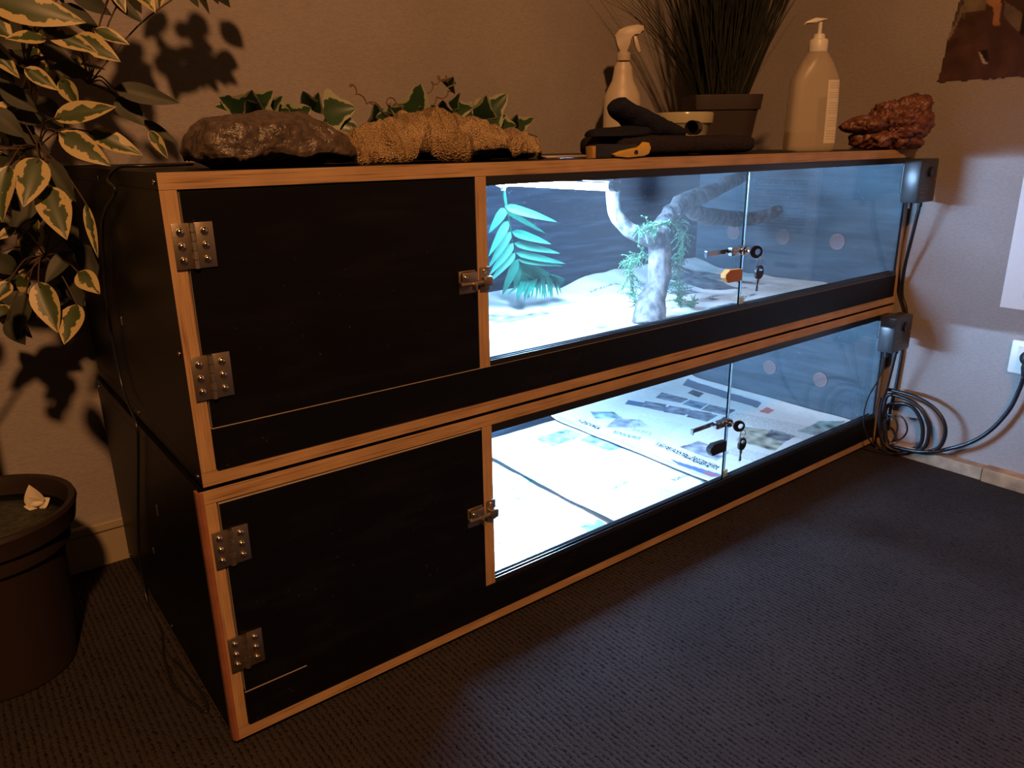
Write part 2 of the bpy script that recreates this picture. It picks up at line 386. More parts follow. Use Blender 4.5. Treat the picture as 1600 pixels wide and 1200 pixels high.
def vivarium(label, z0, dx, H, su, upper):
    r = thing('vivarium', label, 'vivarium', (dx, 0, z0), 'stacked vivariums')
    x1 = dx+W; ix0, ix1 = dx+T, x1-T; iz0, iz1 = z0+T, z0+H-T
    def mi(face):           # 0 film outside, 1 wood edge, 2 lining inside
        c, n = face.calc_center_median(), face.normal
        if n.y < -.8: return 1
        if ix0-.001 <= c.x <= ix1+.001 and iz0-.001 <= c.z <= iz1+.001 and c.y < D-.004: return 2
        return 0
    MB().box((dx, 0, z0+H-T), (x1, D, z0+H), .0006).build('top_panel', [FILM, WH, INNER], r, front=mi)
    MB().box((dx, 0, z0), (x1, D, z0+T), .0006).build('bottom_panel', [FILM, WH, INNER], r, front=mi)
    lp = MB().box((dx, 0, iz0), (dx+T, D, iz1), .0006)
    lp.build('side_panel', [FILM, WV, INNER], r, front=mi)
    if not upper:           # worn, rounded raw corner on the left of the lower unit
        MB().prism([(0, -.004), (.007, -.004), (.0, .006), (-.004, .006), (-.004, .003)][:0] or [(-.003, .012), (-.003, .0035), (.0, -.0008), (.004, -.0008), (.0005, .012)],
                   (dx, 0, z0+H/2), (1, 0, 0), (0, 1, 0), (0, 0, 1), H-.002, 0).build('corner_edge', simple('worn_red_wood', (.30, .115, .06), .6, var=.2, bscale=30), r)
    MB().box((x1-T, 0, iz0), (x1, D, iz1), .0006).build('side_panel', [FILM, WV, INNER], r, front=mi)
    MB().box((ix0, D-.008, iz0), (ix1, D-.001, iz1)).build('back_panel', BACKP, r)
    xd = XD
    MB().box((xd, 0, z0+su), (xd+TD, D-.008, iz1), .0006).build('divider', [INNER, WV], r, front=lambda f: 1 if f.normal.y < -.8 else 0)
    # skirting board below the door and the glass, its pale top edge showing under the door
    MB().box((ix0+.0008, -.0022, iz0), (ix1, .016, z0+su), .0003).build('skirt', [FILM, PALE], r,
        front=lambda f: 1 if (f.normal.z > .8 and f.calc_center_median().z > z0+su-.002 and upper) else 0)
    # door
    gx, gz = .0016, .0012
    dz0, dz1 = z0+su+gz, iz1-gz*1.6
    d = MB().box((ix0+gx, -.0008 if upper else -.0024, dz0), (xd-gx, .0155, dz1), .0005)
    door = d.build('door', [FILM, PALE], r, front=lambda f: 1 if (f.normal.x < -.8 or (f.normal.z > .8 and not upper)) else 0)
    fy = -.0008 if upper else -.0024
    for a, b in (((.304, .255), (.158, .106)) if upper else ((.304, .2555), (.155, .106))):
        hinge(door, dx+.0265, z0+b, z0+a, fy-.0001)
    latch(r, xd-.033, xd+TD+.003, z0+(.200 if upper else .203), fy-.0002, 0)
    if not upper:
        MB().box((ix0+.0005, -.0028, z0+su-.0004), (ix0+.085, -.002, z0+su+.0006)).build('chipped_line', PALE, r)
    # glass channels
    gx0, gx1 = xd+TD, ix1
    tr = MB()
    for ya, yb in ((.0, .0016), (.0072, .0088), (.0150, .0166)):
        tr.box((gx0, ya, iz1-.0125), (gx1, yb, iz1-.001))
    tr.box((gx0, 0, iz1-.001), (gx1, .0166, iz1)); tr.build('glass_channel', TRACK, r)
    tr = MB()
    for ya, yb in ((-.001, .0004), (.0066, .0080), (.0150, .0164)):
        tr.box((gx0, ya, z0+su), (gx1, yb, z0+su+.0085))
    tr.build('glass_channel', TRACK, r)
    pz0, pz1 = z0+su+.001, iz1-.0015
    xm = 1.028+dx if upper else 1.026
    xo = 1.013+dx if upper else 1.010
    # rear pane on the left, front pane on the right, overlapping by the lock
    g = MB().box((gx0+.001, .0094, pz0), (xm, .0134, pz1)).build('glass_pane', [GLASS, GEDGE], r, front=lambda f: 1 if abs(f.normal.x) > .8 else 0)
    g2 = MB().box((xo, .0018, pz0), (gx1-.001, .0058, pz1)).build('glass_pane', [GLASS, GEDGE], r, front=lambda f: 1 if abs(f.normal.x) > .8 else 0)
    MB().box((xm-.0010, .0090, pz0), (xm+.0002, .0138, pz1)).build('edge_glow_strip', translucent('painted_edge_glow', (.16, .19, .22), .7), g)  # pale strip added for the line of light in the glass edge
    # small yellowed felt stop at the foot of the overlap
    MB().box((xo+.004, .006, z0+su+.0085), (xo+.022, .0092, z0+su+.024), .001).build('glass_stop', translucent('yellowed_plastic', (.45, .38, .16), .7), r)
    # finger pull
    hz = z0+(.137 if upper else .158-.005)
    hc = simple('orange_brown_plastic', (.36, .15, .035), .5) if upper else BLK
    xa = xo-.052
    MB().prism([(0, 0), (.008, -.010), (.05, -.010), (.05, .012), (.012, .014), (.0, .007)], (xa, .003, hz), (1, 0, 0), (0, 0, 1), (0, 1, 0), .0125, bev=.001).build('finger_pull', hc, g)
    # ratchet lock
    lz = z0+(.185 if upper else .208)
    bar = MB(); bar.box((xo-.105, .0045, lz-.0045), (xo-.004, .0068, lz+.0045), .0006); bar.box((xo-.107, .0, lz-.006), (xo-.1045, .0068, lz+.006), .0006)
    lk = MB(); lk.lathe([(.0085, -.0), (.0090, -.002), (.0090, -.016), (.0075, -.019), (.0, -.0192)], (xo-.010, .004, lz), 20, axis='Y')
    lk.box((xo-.045, -.009, lz-.008), (xo-.012, .003, lz+.008), .003)
    lock = lk.build('lock', CHROME, g, smooth=.6)
    bar.build('lock_bar', CHROME, lock)
    # vents in the right-hand end panel
    VR = simple('pinkish_plastic', (.20, .135, .135), .5)
    v0 = None
    for yy in (.155, .309, .468):
        m = MB(); c = (ix1-.0002, yy, z0+.134)
        m.lathe([(.0205, 0), (.0205, -.002), (.0195, -.003), (.0175, -.003), (.0170, -.0016), (.0, -.0016)], c, 32, axis='X')
        vent = m.build('vent', VR, r, smooth=.5)
        gr = MB()
        for q in range(-3, 4):
            hh = sqrt(.016**2-(q*.0045)**2)
            gr.box((ix1-.0026, yy-hh, z0+.134+q*.0045-.0007), (ix1-.0017, yy+hh, z0+.134+q*.0045+.0007))
        gr.build('vent_grille', simple('dark_pink_plastic', (.085, .060, .062), .6), vent)
    # screws along the left side
    first = None
    for yy, zz in ((.012, H-.010), (.014, .16), (.014, .010), (.30, .012), (.30, H-.012), (.585, .012), (.585, H-.012)):
        c = (dx, yy, z0+zz)
        if first is None:
            m = MB(); m.lathe([(.0032, 0), (.0030, -.0012), (.0018, -.0018), (.0, -.0020)], c, 12, axis='X'); first = m.build('screw', RIVET, r, smooth=True); c0 = c
        else: dup(first, r, Vector(c)-Vector(c0))
    # bright bits of metal on the left side
    for yy, zz, hh in (((.312, .147, .012),) if upper else ((.259, .234, .017), (.346, .128, .010))):
        MB().box((dx-.0012, yy-.0022, z0+zz-hh/2), (dx+.0002, yy+.0022, z0+zz+hh/2), .0005).build('metal_clip', METAL, r)
    # bearers under the unit
    h = (z0-FZ) if not upper else .0043
    for ya in (.05, .30, .54):
        MB().box((dx+.02, ya, z0-h), (x1-.02, ya+.04, z0)).build('bearer', BLK, r)
    return r
HL, HU, GAP, DX = .3582, .3563, .0043, .0056
ZU = HL+GAP
lower = vivarium('lower black vivarium with orange plywood edges, lit newspapers and no branch behind its glass', 0, 0, HL, .0693, False)
upper = vivarium('upper black vivarium with orange plywood edges, a forked branch lit behind its glass', ZU, DX, HU, .0699, True)
TOP = ZU+HU

# tube lights hung under the ceilings, running front to back
def strip(label, x, y0, y1, zc, z):
    t = thing('tube_light', label, 'lamp', (x, (y0+y1)/2, zc), 'tube lights in the vivariums')
    MB().tube([(x, y0, z), (x, y1, z)], .0062, 16).build('tube', LEDM, t, smooth=.8)
    MB().box((x-.010, y0-.016, z+.010), (x+.010, y1+.016, zc-.0006), .001).build('base_plate', BLK, t)
    for ya, yb in ((y0-.014, y0-.0002), (y1+.0002, y1+.014)):
        MB().tube([(x, ya, z+.002), (x, yb, z+.002)], .0092, 14).build('end_cap', BLK, t, smooth=.8)
    return t
strip('glowing tube light under the ceiling of the upper vivarium', .765, .10, .42, TOP-T, TOP-T-.0325)
strip('glowing tube light under the ceiling of the lower vivarium', .740, .20, .52, HL-T, HL-T-.0175)

# keys hanging from the locks
KB = simple('black_key_head', (.012, .012, .016), .35)
def key(par, c, head_r, mb_name='key', tilt=0):
    c = Vector(c); ax = Vector((cos(tilt), 0, -sin(tilt))); az = Vector((sin(tilt), 0, cos(tilt)))
    m = MB(); rr = head_r
    outer = [(rr*cos(a), rr*1.1*sin(a)) for a in [pi*2*k/20 for k in range(20)]]
    n = 20; O = [[m.bm.verts.new(c+ax*x+az*y+Vector((0, sy, 0))) for x, y in outer] for sy in (-.0022, .0022)]
    inn = [(rr*.5*cos(2*pi*k/20), rr*.42+rr*.36*sin(2*pi*k/20)) for k in range(20)]
    I = [[m.bm.verts.new(c+ax*x+az*y+Vector((0, sy, 0))) for x, y in inn] for sy in (-.0022, .0022)]
    for k in range(n):
        j = (k+1) % n
        for q in (0, 1): m.face((O[q][k], O[q][j], I[q][j], I[q][k]))
        m.face((O[0][k], O[0][j], O[1][j], O[1][k])); m.face((I[0][k], I[0][j], I[1][j], I[1][k]))
    k_ = m.build(mb_name, KB, par)
    b = MB(); b.tube([c-az*rr*1.0, c-az*rr*1.7], .0026, 10); b.tube([c-az*rr*1.7, c-az*rr*3.0], .0019, 10); b.box(c-az*rr*3.0+Vector((0, -.0012, 0)), c-az*rr*2.3+Vector((.0035, .0012, .0)), 0)
    b.build('key_blade', CHROME, k_, smooth=.7)
    return k_
def ring(par, c, R, r, axis):
    m = MB(); c = Vector(c); pts = []
    for k in range(25):
        a = 2*pi*k/24; pts.append(c+(Vector((cos(a), 0, sin(a))) if axis == 'Y' else Vector((0, cos(a), sin(a))))*R)
    m.tube(pts, r, 8, cap=False); return m.build('ring', CHROME, par, smooth=True)
def keyset(label, x, z, down):
    t = thing('key_pair', label, 'keys', (x, -.02, z), 'keys hanging from the glass locks')
    # key in the lock, seen edge-on, its bow turned outwards
    m = MB(); m.tube([(x, -.016, z), (x, -.024, z)], .003, 10).build('key_stem', CHROME, t, smooth=.7)
    m = MB(); n = 20
    pr = []
    c = Vector((x, -.034, z))
    u = Vector((.80, -.6, 0)); v = Vector((0, 0, 1))
    nn = u.cross(v)
    O = [[m.bm.verts.new(c+u*(.0115*cos(2*pi*k/n))+v*(.0115*sin(2*pi*k/n))+nn*s) for k in range(n)] for s in (-.0022, .0022)]
    I = [[m.bm.verts.new(c+u*(.003+.0052*cos(2*pi*k/n))+v*(.0058*sin(2*pi*k/n))+nn*s) for k in range(n)] for s in (-.0022, .0022)]
    for k in range(n):
        j = (k+1) % n
        for q in (0, 1): m.face((O[q][k], O[q][j], I[q][j], I[q][k]))
        m.face((O[0][k], O[0][j], O[1][j], O[1][k])); m.face((I[0][k], I[0][j], I[1][j], I[1][k]))
    m.build('key_in_lock', KB, t)
    ring(t, (x+.006, -.040, z-.017), .0085, .0009, 'Y')
    key(t, (x+.006, -.040, z-.0375), .0118, 'hanging_key', .12)
keyset('two black-headed keys hanging from the lock of the upper glass', 1.013+DX-.010, ZU+.185, 1)
keyset('two black-headed keys hanging from the lock of the lower glass', 1.010-.010, .208, 1)

# ------------------------------------------------------------------ newspapers
PAPER = attr_mat('newsprint', .85, .06)
def inpoly(x, y, poly):
    c = False; n = len(poly); j = n-1
    for i in range(n):
        xi, yi = poly[i]; xj, yj = poly[j]
        if (yi > y) != (yj > y) and x < (xj-xi)*(y-yi)/(yj-yi)+xi: c = not c
        j = i
    return c
def quad_uv(x, y, q):       # rough position inside a quadrilateral, 0..1 along its first edge and across
    a, b, d = Vector(q[0]), Vector(q[1]), Vector(q[3]); p = Vector((x, y))-a
    e1, e2 = b-a, d-a; det = e1.x*e2.y-e1.y*e2.x
    if abs(det) < 1e-12: return 0, 0
    return (p.x*e2.y-p.y*e2.x)/det, (e1.x*p.y-e1.y*p.x)/det
def sheet(name, label, x0, x1, y0, y1, z, prints, hf, step=.003, base=(.70, .70, .66), skew=0):
    nu, nv = int((x1-x0)/step), int((y1-y0)/step)
    m = MB()
    def pos(u, v):
        y = y0+(y1-y0)*v; x = x0+(x1-x0)*u+skew*(v-.5)
        return Vector((x, y, z+hf(x, y)))
    m.grid(pos, nu, nv)
    o = m.build(name, PAPER, smooth=True, loc=((x0+x1)/2, (y0+y1)/2, z))
    me = o.data; ca = me.color_attributes.new('print', 'FLOAT_COLOR', 'POINT')
    ox, oy = o.location.x, o.location.y
    boxes = [(min(p[0] for p in q), max(p[0] for p in q), min(p[1] for p in q), max(p[1] for p in q), q, c, k) for q, c, k in prints]
    for i, v in enumerate(me.vertices):
        x, y = v.co.x+ox, v.co.y+oy; col = base
        for a, b, c_, d, q, c, k in boxes:
            if a <= x <= b and c_ <= y <= d and inpoly(x, y, q):
                if k == 'photo':
                    f = .55+.9*(noise.noise(Vector((x*45, y*45, 3)))+.35); col = tuple(min(.75, max(.03, t*f)) for t in c)
                elif k == 'text':
                    s, t = quad_uv(x, y, q); n = max(1, round((Vector(q[3])-Vector(q[0])).length/.0062))
                    if (t*n) % 1 < .5 and noise.noise(Vector((x*260, y*260, 1))) > -.25: col = tuple(.55*p+.45*q_ for p, q_ in zip(base, c))
                elif k == 'head':
                    if noise.noise(Vector((x*330, y*330, 8))) > -.08: col = c
                else: col = c
        ca.data[i].color = (*col, 1)
    sd = o.modifiers.new('thickness', 'SOLIDIFY'); sd.thickness = .0006; sd.offset = 1
    return tag(o, label, 'newspaper')
def pq(z, *pts): return [tuple(atz(u, v, z)[:2]) for u, v in pts]
def rnd_prints(x0, x1, y0, y1, n, seed, dark=.3):
    R = random.Random(seed); out = []
    for _ in range(n):
        w_, h_ = R.uniform(.035, .11), R.uniform(.03, .09); x, y = R.uniform(x0, x1-w_), R.uniform(y0, y1-h_)
        k = R.choice(['text', 'text', 'photo', 'head'])
        if k == 'head': h_ = .012
        out.append((((x, y), (x+w_, y), (x+w_, y+h_), (x, y+h_)), R.choice([(.2, .22, .25), (.15, .17, .2), (.25, .4, .42)]), k))
    return out
def wr(a, s, seed, edge=None):
    def f(x, y):
        h = a*(noise.noise(Vector((x*s, y*s, seed)))+.5*noise.noise(Vector((x*s*2.3, y*s*2.3, seed+4)))+.8)
        if edge: h += edge(x, y)
        return max(0, h)
    return f
zl = T+.0015
G = (.20, .22, .26); DK = (.06, .08, .11)
xa1 = atz(770, 725, .024).x, atz(955, 820, .024).x
sheet('newspaper', 'leftmost newspaper sheet on the lower floor, brightest, beside the door divider', .432, .800, .03, .592, zl,
      rnd_prints(.44, .79, .05, .57, 16, 3)+[(pq(.022, (770, 750), (835, 745), (800, 805), (772, 815)), (.35, .6, .6), 'photo')], wr(.0035, 9, 1, lambda x, y: .010*math.exp(-((y-.10-.03*sin(x*14))/.018)**2) if x < .62 else 0))
sheet('newspaper', 'middle newspaper sheet on the lower floor, between two dark overlap lines', .770, 1.135, .022, .590, zl+.007,
      rnd_prints(.78, 1.1, .05, .57, 15, 8)+[(pq(.026, (905, 690), (945, 672), (985, 700), (950, 706)), (.30, .42, .58), 'photo'), (pq(.026, (920, 672), (950, 678), (1010, 705), (980, 705)), (.35, .5, .65), 'photo')],
      wr(.003, 7, 2, lambda x, y: .009*math.exp(-((x-.772)/.02)**2)*(.5+.5*math.exp(-((y-.08)/.08)**2))), skew=.01)
cz = .034
Cp = [
    (pq(cz, (982, 627), (1112, 646), (1108, 654), (976, 633)), (.10, .16, .25), 'fill'),
    (pq(cz, (1074, 596), (1190, 632), (1183, 639), (1066, 603)), (.12, .17, .24), 'fill'),
    (pq(cz, (1008, 628), (1042, 632), (1034, 643), (1002, 637)), G, 'photo'), (pq(cz, (1046, 634), (1080, 640), (1070, 650), (1036, 644)), G, 'photo'),
    (pq(cz, (1084, 641), (1122, 650), (1104, 660), (1072, 652)), G, 'photo'),
    (pq(cz, (1034, 614), (1076, 624), (1064, 630), (1024, 622)), G, 'photo'), (pq(cz, (1078, 625), (1106, 631), (1094, 640), (1066, 632)), (.18, .27, .36), 'photo'),
    (pq(cz, (1108, 632), (1150, 642), (1136, 650), (1096, 641)), G, 'photo'),
    (pq(cz, (1082, 610), (1100, 615), (1092, 621), (1074, 615)), DK, 'photo'),
    (pq(cz, (1198, 638), (1210, 642), (1200, 648), (1186, 644)), (.50, .18, .17), 'fill'),
    (pq(cz, (1165, 668), (1240, 680), (1210, 706), (1150, 690)), (.42, .40, .30), 'photo'),
    (pq(cz, (1205, 672), (1245, 682), (1225, 692), (1196, 682)), (.16, .17, .18), 'photo'),
    (pq(cz, (1280, 660), (1320, 664), (1280, 682), (1244, 674)), (.22, .34, .32), 'photo'),
    (pq(cz, (1092, 690), (1140, 708), (1120, 722), (1062, 700)), (.32, .33, .40), 'photo'),
    (pq(cz, (1028, 692), (1112, 728), (1108, 733), (1024, 697)), (.02, .03, .04), 'head'),
    (pq(cz, (1085, 714), (1125, 730), (1120, 736), (1078, 718)), (.02, .03, .04), 'head'),
    (pq(cz, (1046, 718), (1130, 744), (1112, 748), (1060, 728)), (.10, .14, .34), 'fill'),
    (pq(cz, (1100, 737), (1128, 745), (1116, 748), (1096, 742)), (.35, .12, .16), 'fill'),
    (pq(cz, (962, 655), (1000, 656), (1015, 668), (946, 668)), (.30, .32, .38), 'photo'),
    (pq(cz, (922, 645), (958, 645), (974, 655), (930, 655)), (.28, .42, .42), 'photo'),
    (pq(cz, (905, 656), (940, 668), (936, 672), (902, 660)), (.02, .03, .04), 'head'),
    (pq(cz, (990, 668), (1020, 676), (1016, 682), (986, 673)), (.2, .25, .28), 'head'),
    (pq(cz, (960, 672), (1002, 684), (998, 688), (956, 676)), (.10, .2, .2), 'head'),
    (pq(cz, (1150, 645), (1290, 672), (1262, 690), (1125, 655)), (.1, .1, .1), 'text'),
    (pq(cz, (1150, 700), (1215, 716), (1195, 728), (1130, 708)), (.1, .1, .1), 'text'),
    (pq(cz, (1000, 650), (1070, 664), (1030, 690), (970, 672)), (.3, .4, .4), 'text'),
]
sheet('newspaper', 'right-hand newspaper on the lower floor, with blue bars and rows of small photos', 1.045, 1.617, .022, .596, zl+.014, Cp,
      wr(.003, 6, 5, lambda x, y: .007*math.exp(-((x-1.05)/.02)**2)+.012*max(0, (x-1.55)/.067)**2+.014*max(0, (y-.55)/.05)**2), step=.0026)
zuf = ZU+T+.0015
sheet('newspaper', 'overexposed newspaper sheet on the upper floor, under the palm leaf and branch', .433, 1.06, .024, .594, zuf+.006,
      rnd_prints(.45, 1.0, .05, .57, 14, 21), wr(.003, 7, 9, lambda x, y: .012*max(0, (y-.54)/.054)**2))
sheet('newspaper', 'greyer rumpled newspaper sheet on the upper floor, right of the branch', 1.00, 1.619, .022,   .590, zuf,
      rnd_prints(1.05, 1.6, .05, .56, 34, 33)+[(pq(.395, (1050, 432), (1095, 428), (1160, 450), (1100, 448)), (.12, .13, .15), 'photo'), (pq(.395, (1060, 420), (1105, 424), (1200, 442), (1090, 434)), (.2, .2, .22), 'photo')],
      lambda x, y: min(1, max(0, (x-1.07)/.1))*wr(.009, 8, 12, lambda x, y: .022*max(0, (y-.42)/.17)**2)(x, y))

# ------------------------------------------------------------------ branch, fern and palm leaf in the upper vivarium
def bark_mat(name, c0, c1):
    m, nt, b = mat(name); L = nt.links
    tc = N(nt, 'ShaderNodeTexCoord'); mp = N(nt, 'ShaderNodeMapping'); mp.inputs['Scale'].default_value = (60, 60, 42); L.new(tc.outputs['Object'], mp.inputs[0])
    no = N(nt, 'ShaderNodeTexNoise'); no.inputs['Scale'].default_value = 1; no.inputs['Detail'].default_value = 6; L.new(mp.outputs[0], no.inputs['Vector'])
    cr = N(nt, 'ShaderNodeValToRGB'); cr.color_ramp.elements[0].position = .35; cr.color_ramp.elements[0].color = (*c0, 1); cr.color_ramp.elements[1].position = .65; cr.color_ramp.elements[1].color = (*c1, 1)
    L.new(no.outputs[0], cr.inputs[0]); L.new(cr.outputs[0], b.inputs['Base Color']); b.inputs['Roughness'].default_value = .8
    bp = N(nt, 'ShaderNodeBump'); bp.inputs['Strength'].default_value = 1; bp.inputs['Distance'].default_value = .007; L.new(no.outputs[0], bp.inputs['Height']); L.new(bp.outputs[0], b.inputs['Normal'])
    return m
BARK = bark_mat('bleached_driftwood', (.020, .018, .020), (.155, .14, .135))
def limb(mb, pts, rs, seg=14, rough=.12):
    P = smooth_path(pts, 6); n = len(P)
    R = []
    for i in range(n):
        t = i/(n-1)*(len(rs)-1); k = min(int(t), len(rs)-2); R.append(rs[k]+(rs[k+1]-rs[k])*(t-k))
    s0 = len(mb.bm.verts); mb.tube(P, R, seg)
    mb.bm.verts.ensure_lookup_table()
    for v in list(mb.bm.verts)[s0:]:
        i = min(range(n), key=lambda q: (P[q]-v.co).length_squared)
        d = v.co-P[i]; v.co = P[i]+d*(1+rough*2*noise.noise(v.co*26)+rough*noise.noise(v.co*70))
tb = thing('driftwood_branch', 'bleached forked driftwood branch standing on the floor of the upper vivarium', 'branch', (.962, .165, zuf+.012))
m = MB()
limb(m, [(.951, .165, zuf+.0045), aty(1016, 482, .172), aty(1028, 440, .18), aty(1030, 395, .19), aty(1030, 348, .20)], [.036, .029, .0235, .024, .015])
trunk = m.build('trunk', BARK, tb, smooth=True)
m = MB(); limb(m, [aty(1026, 375, .19), aty(1003, 366, .20), aty(980, 357, .215), aty(961, 330, .23), aty(958, 300, .24), aty(963, 283, .245)], [.020, .017, .015, .0135, .0125, .012])
m.build('fork', BARK, trunk, smooth=True)
m = MB(); limb(m, [aty(1030, 362, .195), aty(1048, 335, .215), aty(1072, 316, .25), aty(1110, 300, .28), aty(1150, 281, .30), aty(1166, 274, .31)], [.018, .0185, .020, .017, .0155, .013], rough=.2)
m.build('fork', BARK, trunk, smooth=True)
m = MB(); limb(m, [aty(1070, 318, .25), aty(1092, 334, .30), aty(1125, 340, .33), aty(1165, 342, .35), aty(1195, 337, .34), aty(1216, 328, .33)], [.016, .020, .021, .018, .017, .013], rough=.1)
m.build('fork', BARK, trunk, smooth=True)
FERN = simple('fern_green', (.035, .13, .055), .55, var=.35, bscale=60)
def sprig(mb, p0, d, L, droop, R, nl=.011):
    d = Vector(d).normalized(); p = Vector(p0); pts = [p.copy()]; n = max(5, int(L/.006))
    for i in range(n):
        d = (d+Vector((R.uniform(-.08, .08), R.uniform(-.08, .08), -droop/n*2))).normalized(); p = p+d*(L/n); pts.append(p.copy())
    mb.tube(pts, .0007, 4)
    for i in range(1, n+1):
        t = (pts[i]-pts[i-1]).normalized(); a = t.orthogonal().normalized()
        for s in range(3):
            ang = R.uniform(0, 2*pi); q = (a*cos(ang)+t.cross(a)*sin(ang)); e = (q+t*.8).normalized()*nl*(1-.6*i/n)*R.uniform(.7, 1.2)
            b = t.cross(q).normalized()*.0011
            v = [mb.bm.verts.new(pts[i]-b), mb.bm.verts.new(pts[i]+b), mb.bm.verts.new(pts[i]+e*.6+b*.9), mb.bm.verts.new(pts[i]+e), mb.bm.verts.new(pts[i]+e*.6-b*.9)]
            mb.face(v)
tf = thing('artificial_fern', 'green artificial fern vine wound around the driftwood trunk', 'artificial plant', (.975, .2, zuf+.014))
R = random.Random(5); m = MB(); st = MB()
vine = smooth_path([aty(1000, 360, .17), aty(1030, 352, .165), aty(1058, 348, .20), aty(1068, 370, .24), aty(1058, 405, .26), aty(1010, 400, .26), aty(988, 405, .21), aty(985, 440, .2), atz(998, 478, zuf+.012)], 8)
st.tube(vine, .0013, 6)
vine2 = smooth_path([aty(1058, 405, .26), aty(1062, 440, .24), atz(1060, 470, zuf+.014), atz(1085, 480, zuf+.014)], 8)
st.tube(vine2, .0013, 6); st.build('vine_stem', FERN, tf, smooth=True)
for p in vine+vine2:
    for _ in range(3):
        low = p.z < zuf+.05
        d = Vector((R.uniform(-1, 1), R.uniform(-.7, .8), R.uniform(-.5, .9) if not low else R.uniform(.15, .6)))
        sprig(m, p, d, R.uniform(.014, .036), .8 if not low else .2, R, .008)
m.build('foliage', FERN, tf)

PALM = leaf_mat('palm_plastic', (.004, .070, .044), (.008, .10, .065), .97, .6)
PALM.node_tree.nodes['Principled BSDF'].inputs['Specular IOR Level'].default_value = .15
def leaf(mb, base, tip, nrm, wd, fold=.25, curl=.08, prof=None, nt=8, ns=4, twist=0):
    base, tip, nrm = Vector(base), Vector(tip), Vector(nrm)
    ax = tip-base; L = ax.length; ax.normalize(); side = ax.cross(nrm)
    if side.length < 1e-4: side = ax.orthogonal()
    side.normalize(); up = side.cross(ax).normalized()
    pf = prof or (lambda t: (sin(pi*min(1, t**.78)))**.85*(1-.25*t)*1.12)
    def fn(u, v):
        s = u*2-1; w_ = max(.004*wd, wd*.5*pf(v)); a = twist*(v-.3)
        sd = side*cos(a)+up*sin(a); uu = up*cos(a)-side*sin(a)
        return base+ax*(L*v)+sd*(s*w_)+uu*(fold*abs(s)*w_-curl*L*(v-.2)**2+curl*.04*L)
    mb.grid(fn, ns, nt)
lance = lambda t: (sin(pi*min(1, t**.6)))**.7*(1-.2*t)
tp = thing('artificial_palm_leaf', 'glossy green artificial palm frond hanging at the left of the upper vivarium', 'artificial plant', (.79, .46, zuf+.017))
def _p(u, v, y): return aty(u, v, y)
m = MB(); st = MB()
rib = smooth_path([_p(786, 288, .40), _p(790, 320, .42), _p(797, 355, .44), _p(804, 395, .45), _p(812, 420, .44)], 8)
st.tube(rib, [.0045-.003*i/(len(rib)-1) for i in range(len(rib))], 8)
nv_ = (-.5, -.85, .15)
lv = [((788, 322), (870, 346), .41, .34, 15), ((790, 330), (856, 366), .42, .40, 9), ((800, 362), (861, 381), .43, .36, 15), ((803, 380), (876, 396), .43, .36, 14), ((806, 395), (884, 412), .43, .36, 13), ((809, 405), (880, 416), .43, .37, 12),
      ((790, 325), (764, 364), .41, .42, 16), ((794, 345), (764, 400), .42, .42, 15), ((798, 362), (764, 418), .43, .43, 15), ((802, 380), (765, 430), .43, .43, 15), ((805, 395), (766, 440), .43, .43, 14), ((809, 405), (784, 463), .43, .45, 16),
      ((810, 410), (805, 455), .44, .45, 15), ((811, 410), (822, 455), .44, .46, 16), ((811, 410), (840, 452), .44, .46, 15), ((811, 408), (858, 447), .44, .46, 15), ((811, 406), (874, 438), .44, .44, 12)]
for b_, t_, yb, yt, wp in lv:
    leaf(m, _p(*b_, yb), _p(*t_, yt), nv_, wp*.00128, .22, .09, lance, 10, 4)
RR = random.Random(2)
for k in range(30):          # the curled lower tier resting on the paper
    f = k/29; b_ = _p(812+52*f, 440-10*f+5*sin(k*2), .46); t_ = _p(796+76*f+RR.uniform(-12, 12), 466-14*f*.6+RR.uniform(-4, 3), .40-.02*f)
    t_.z = max(t_.z, zuf+.012); b_.z = max(b_.z, zuf+.03)
    leaf(m, b_, t_, (0, -.3, 1), .0075, .2, .12, lance, 8, 2)
for k in range(9):
    f = k/8; b_ = _p(856, 428+20*f, .45); t_ = _p(884-6*f, 436+14*f, .40); t_.z = max(t_.z, zuf+.014)
    leaf(m, b_, t_, (0, -.3, 1), .009, .2, .05, lance, 8, 2)
st.tube(smooth_path([_p(812, 420, .44), _p(835, 435, .45), _p(856, 426, .45), _p(857, 448, .45)], 6), .0022, 6)
sx = MB(); sx.lathe([(.0, .006), (.012, .004), (.017, 0), (.006, -.006), (.004, -.012)], _p(786, 288, .40), 18, axis='Z').build('suction_cup', translucent('clear_rubber', (.6, .7, .7), .6), tp, smooth=True)
st.build('rib', PALM, tp, smooth=True); m.build('leaflets', PALM, tp, smooth=True)

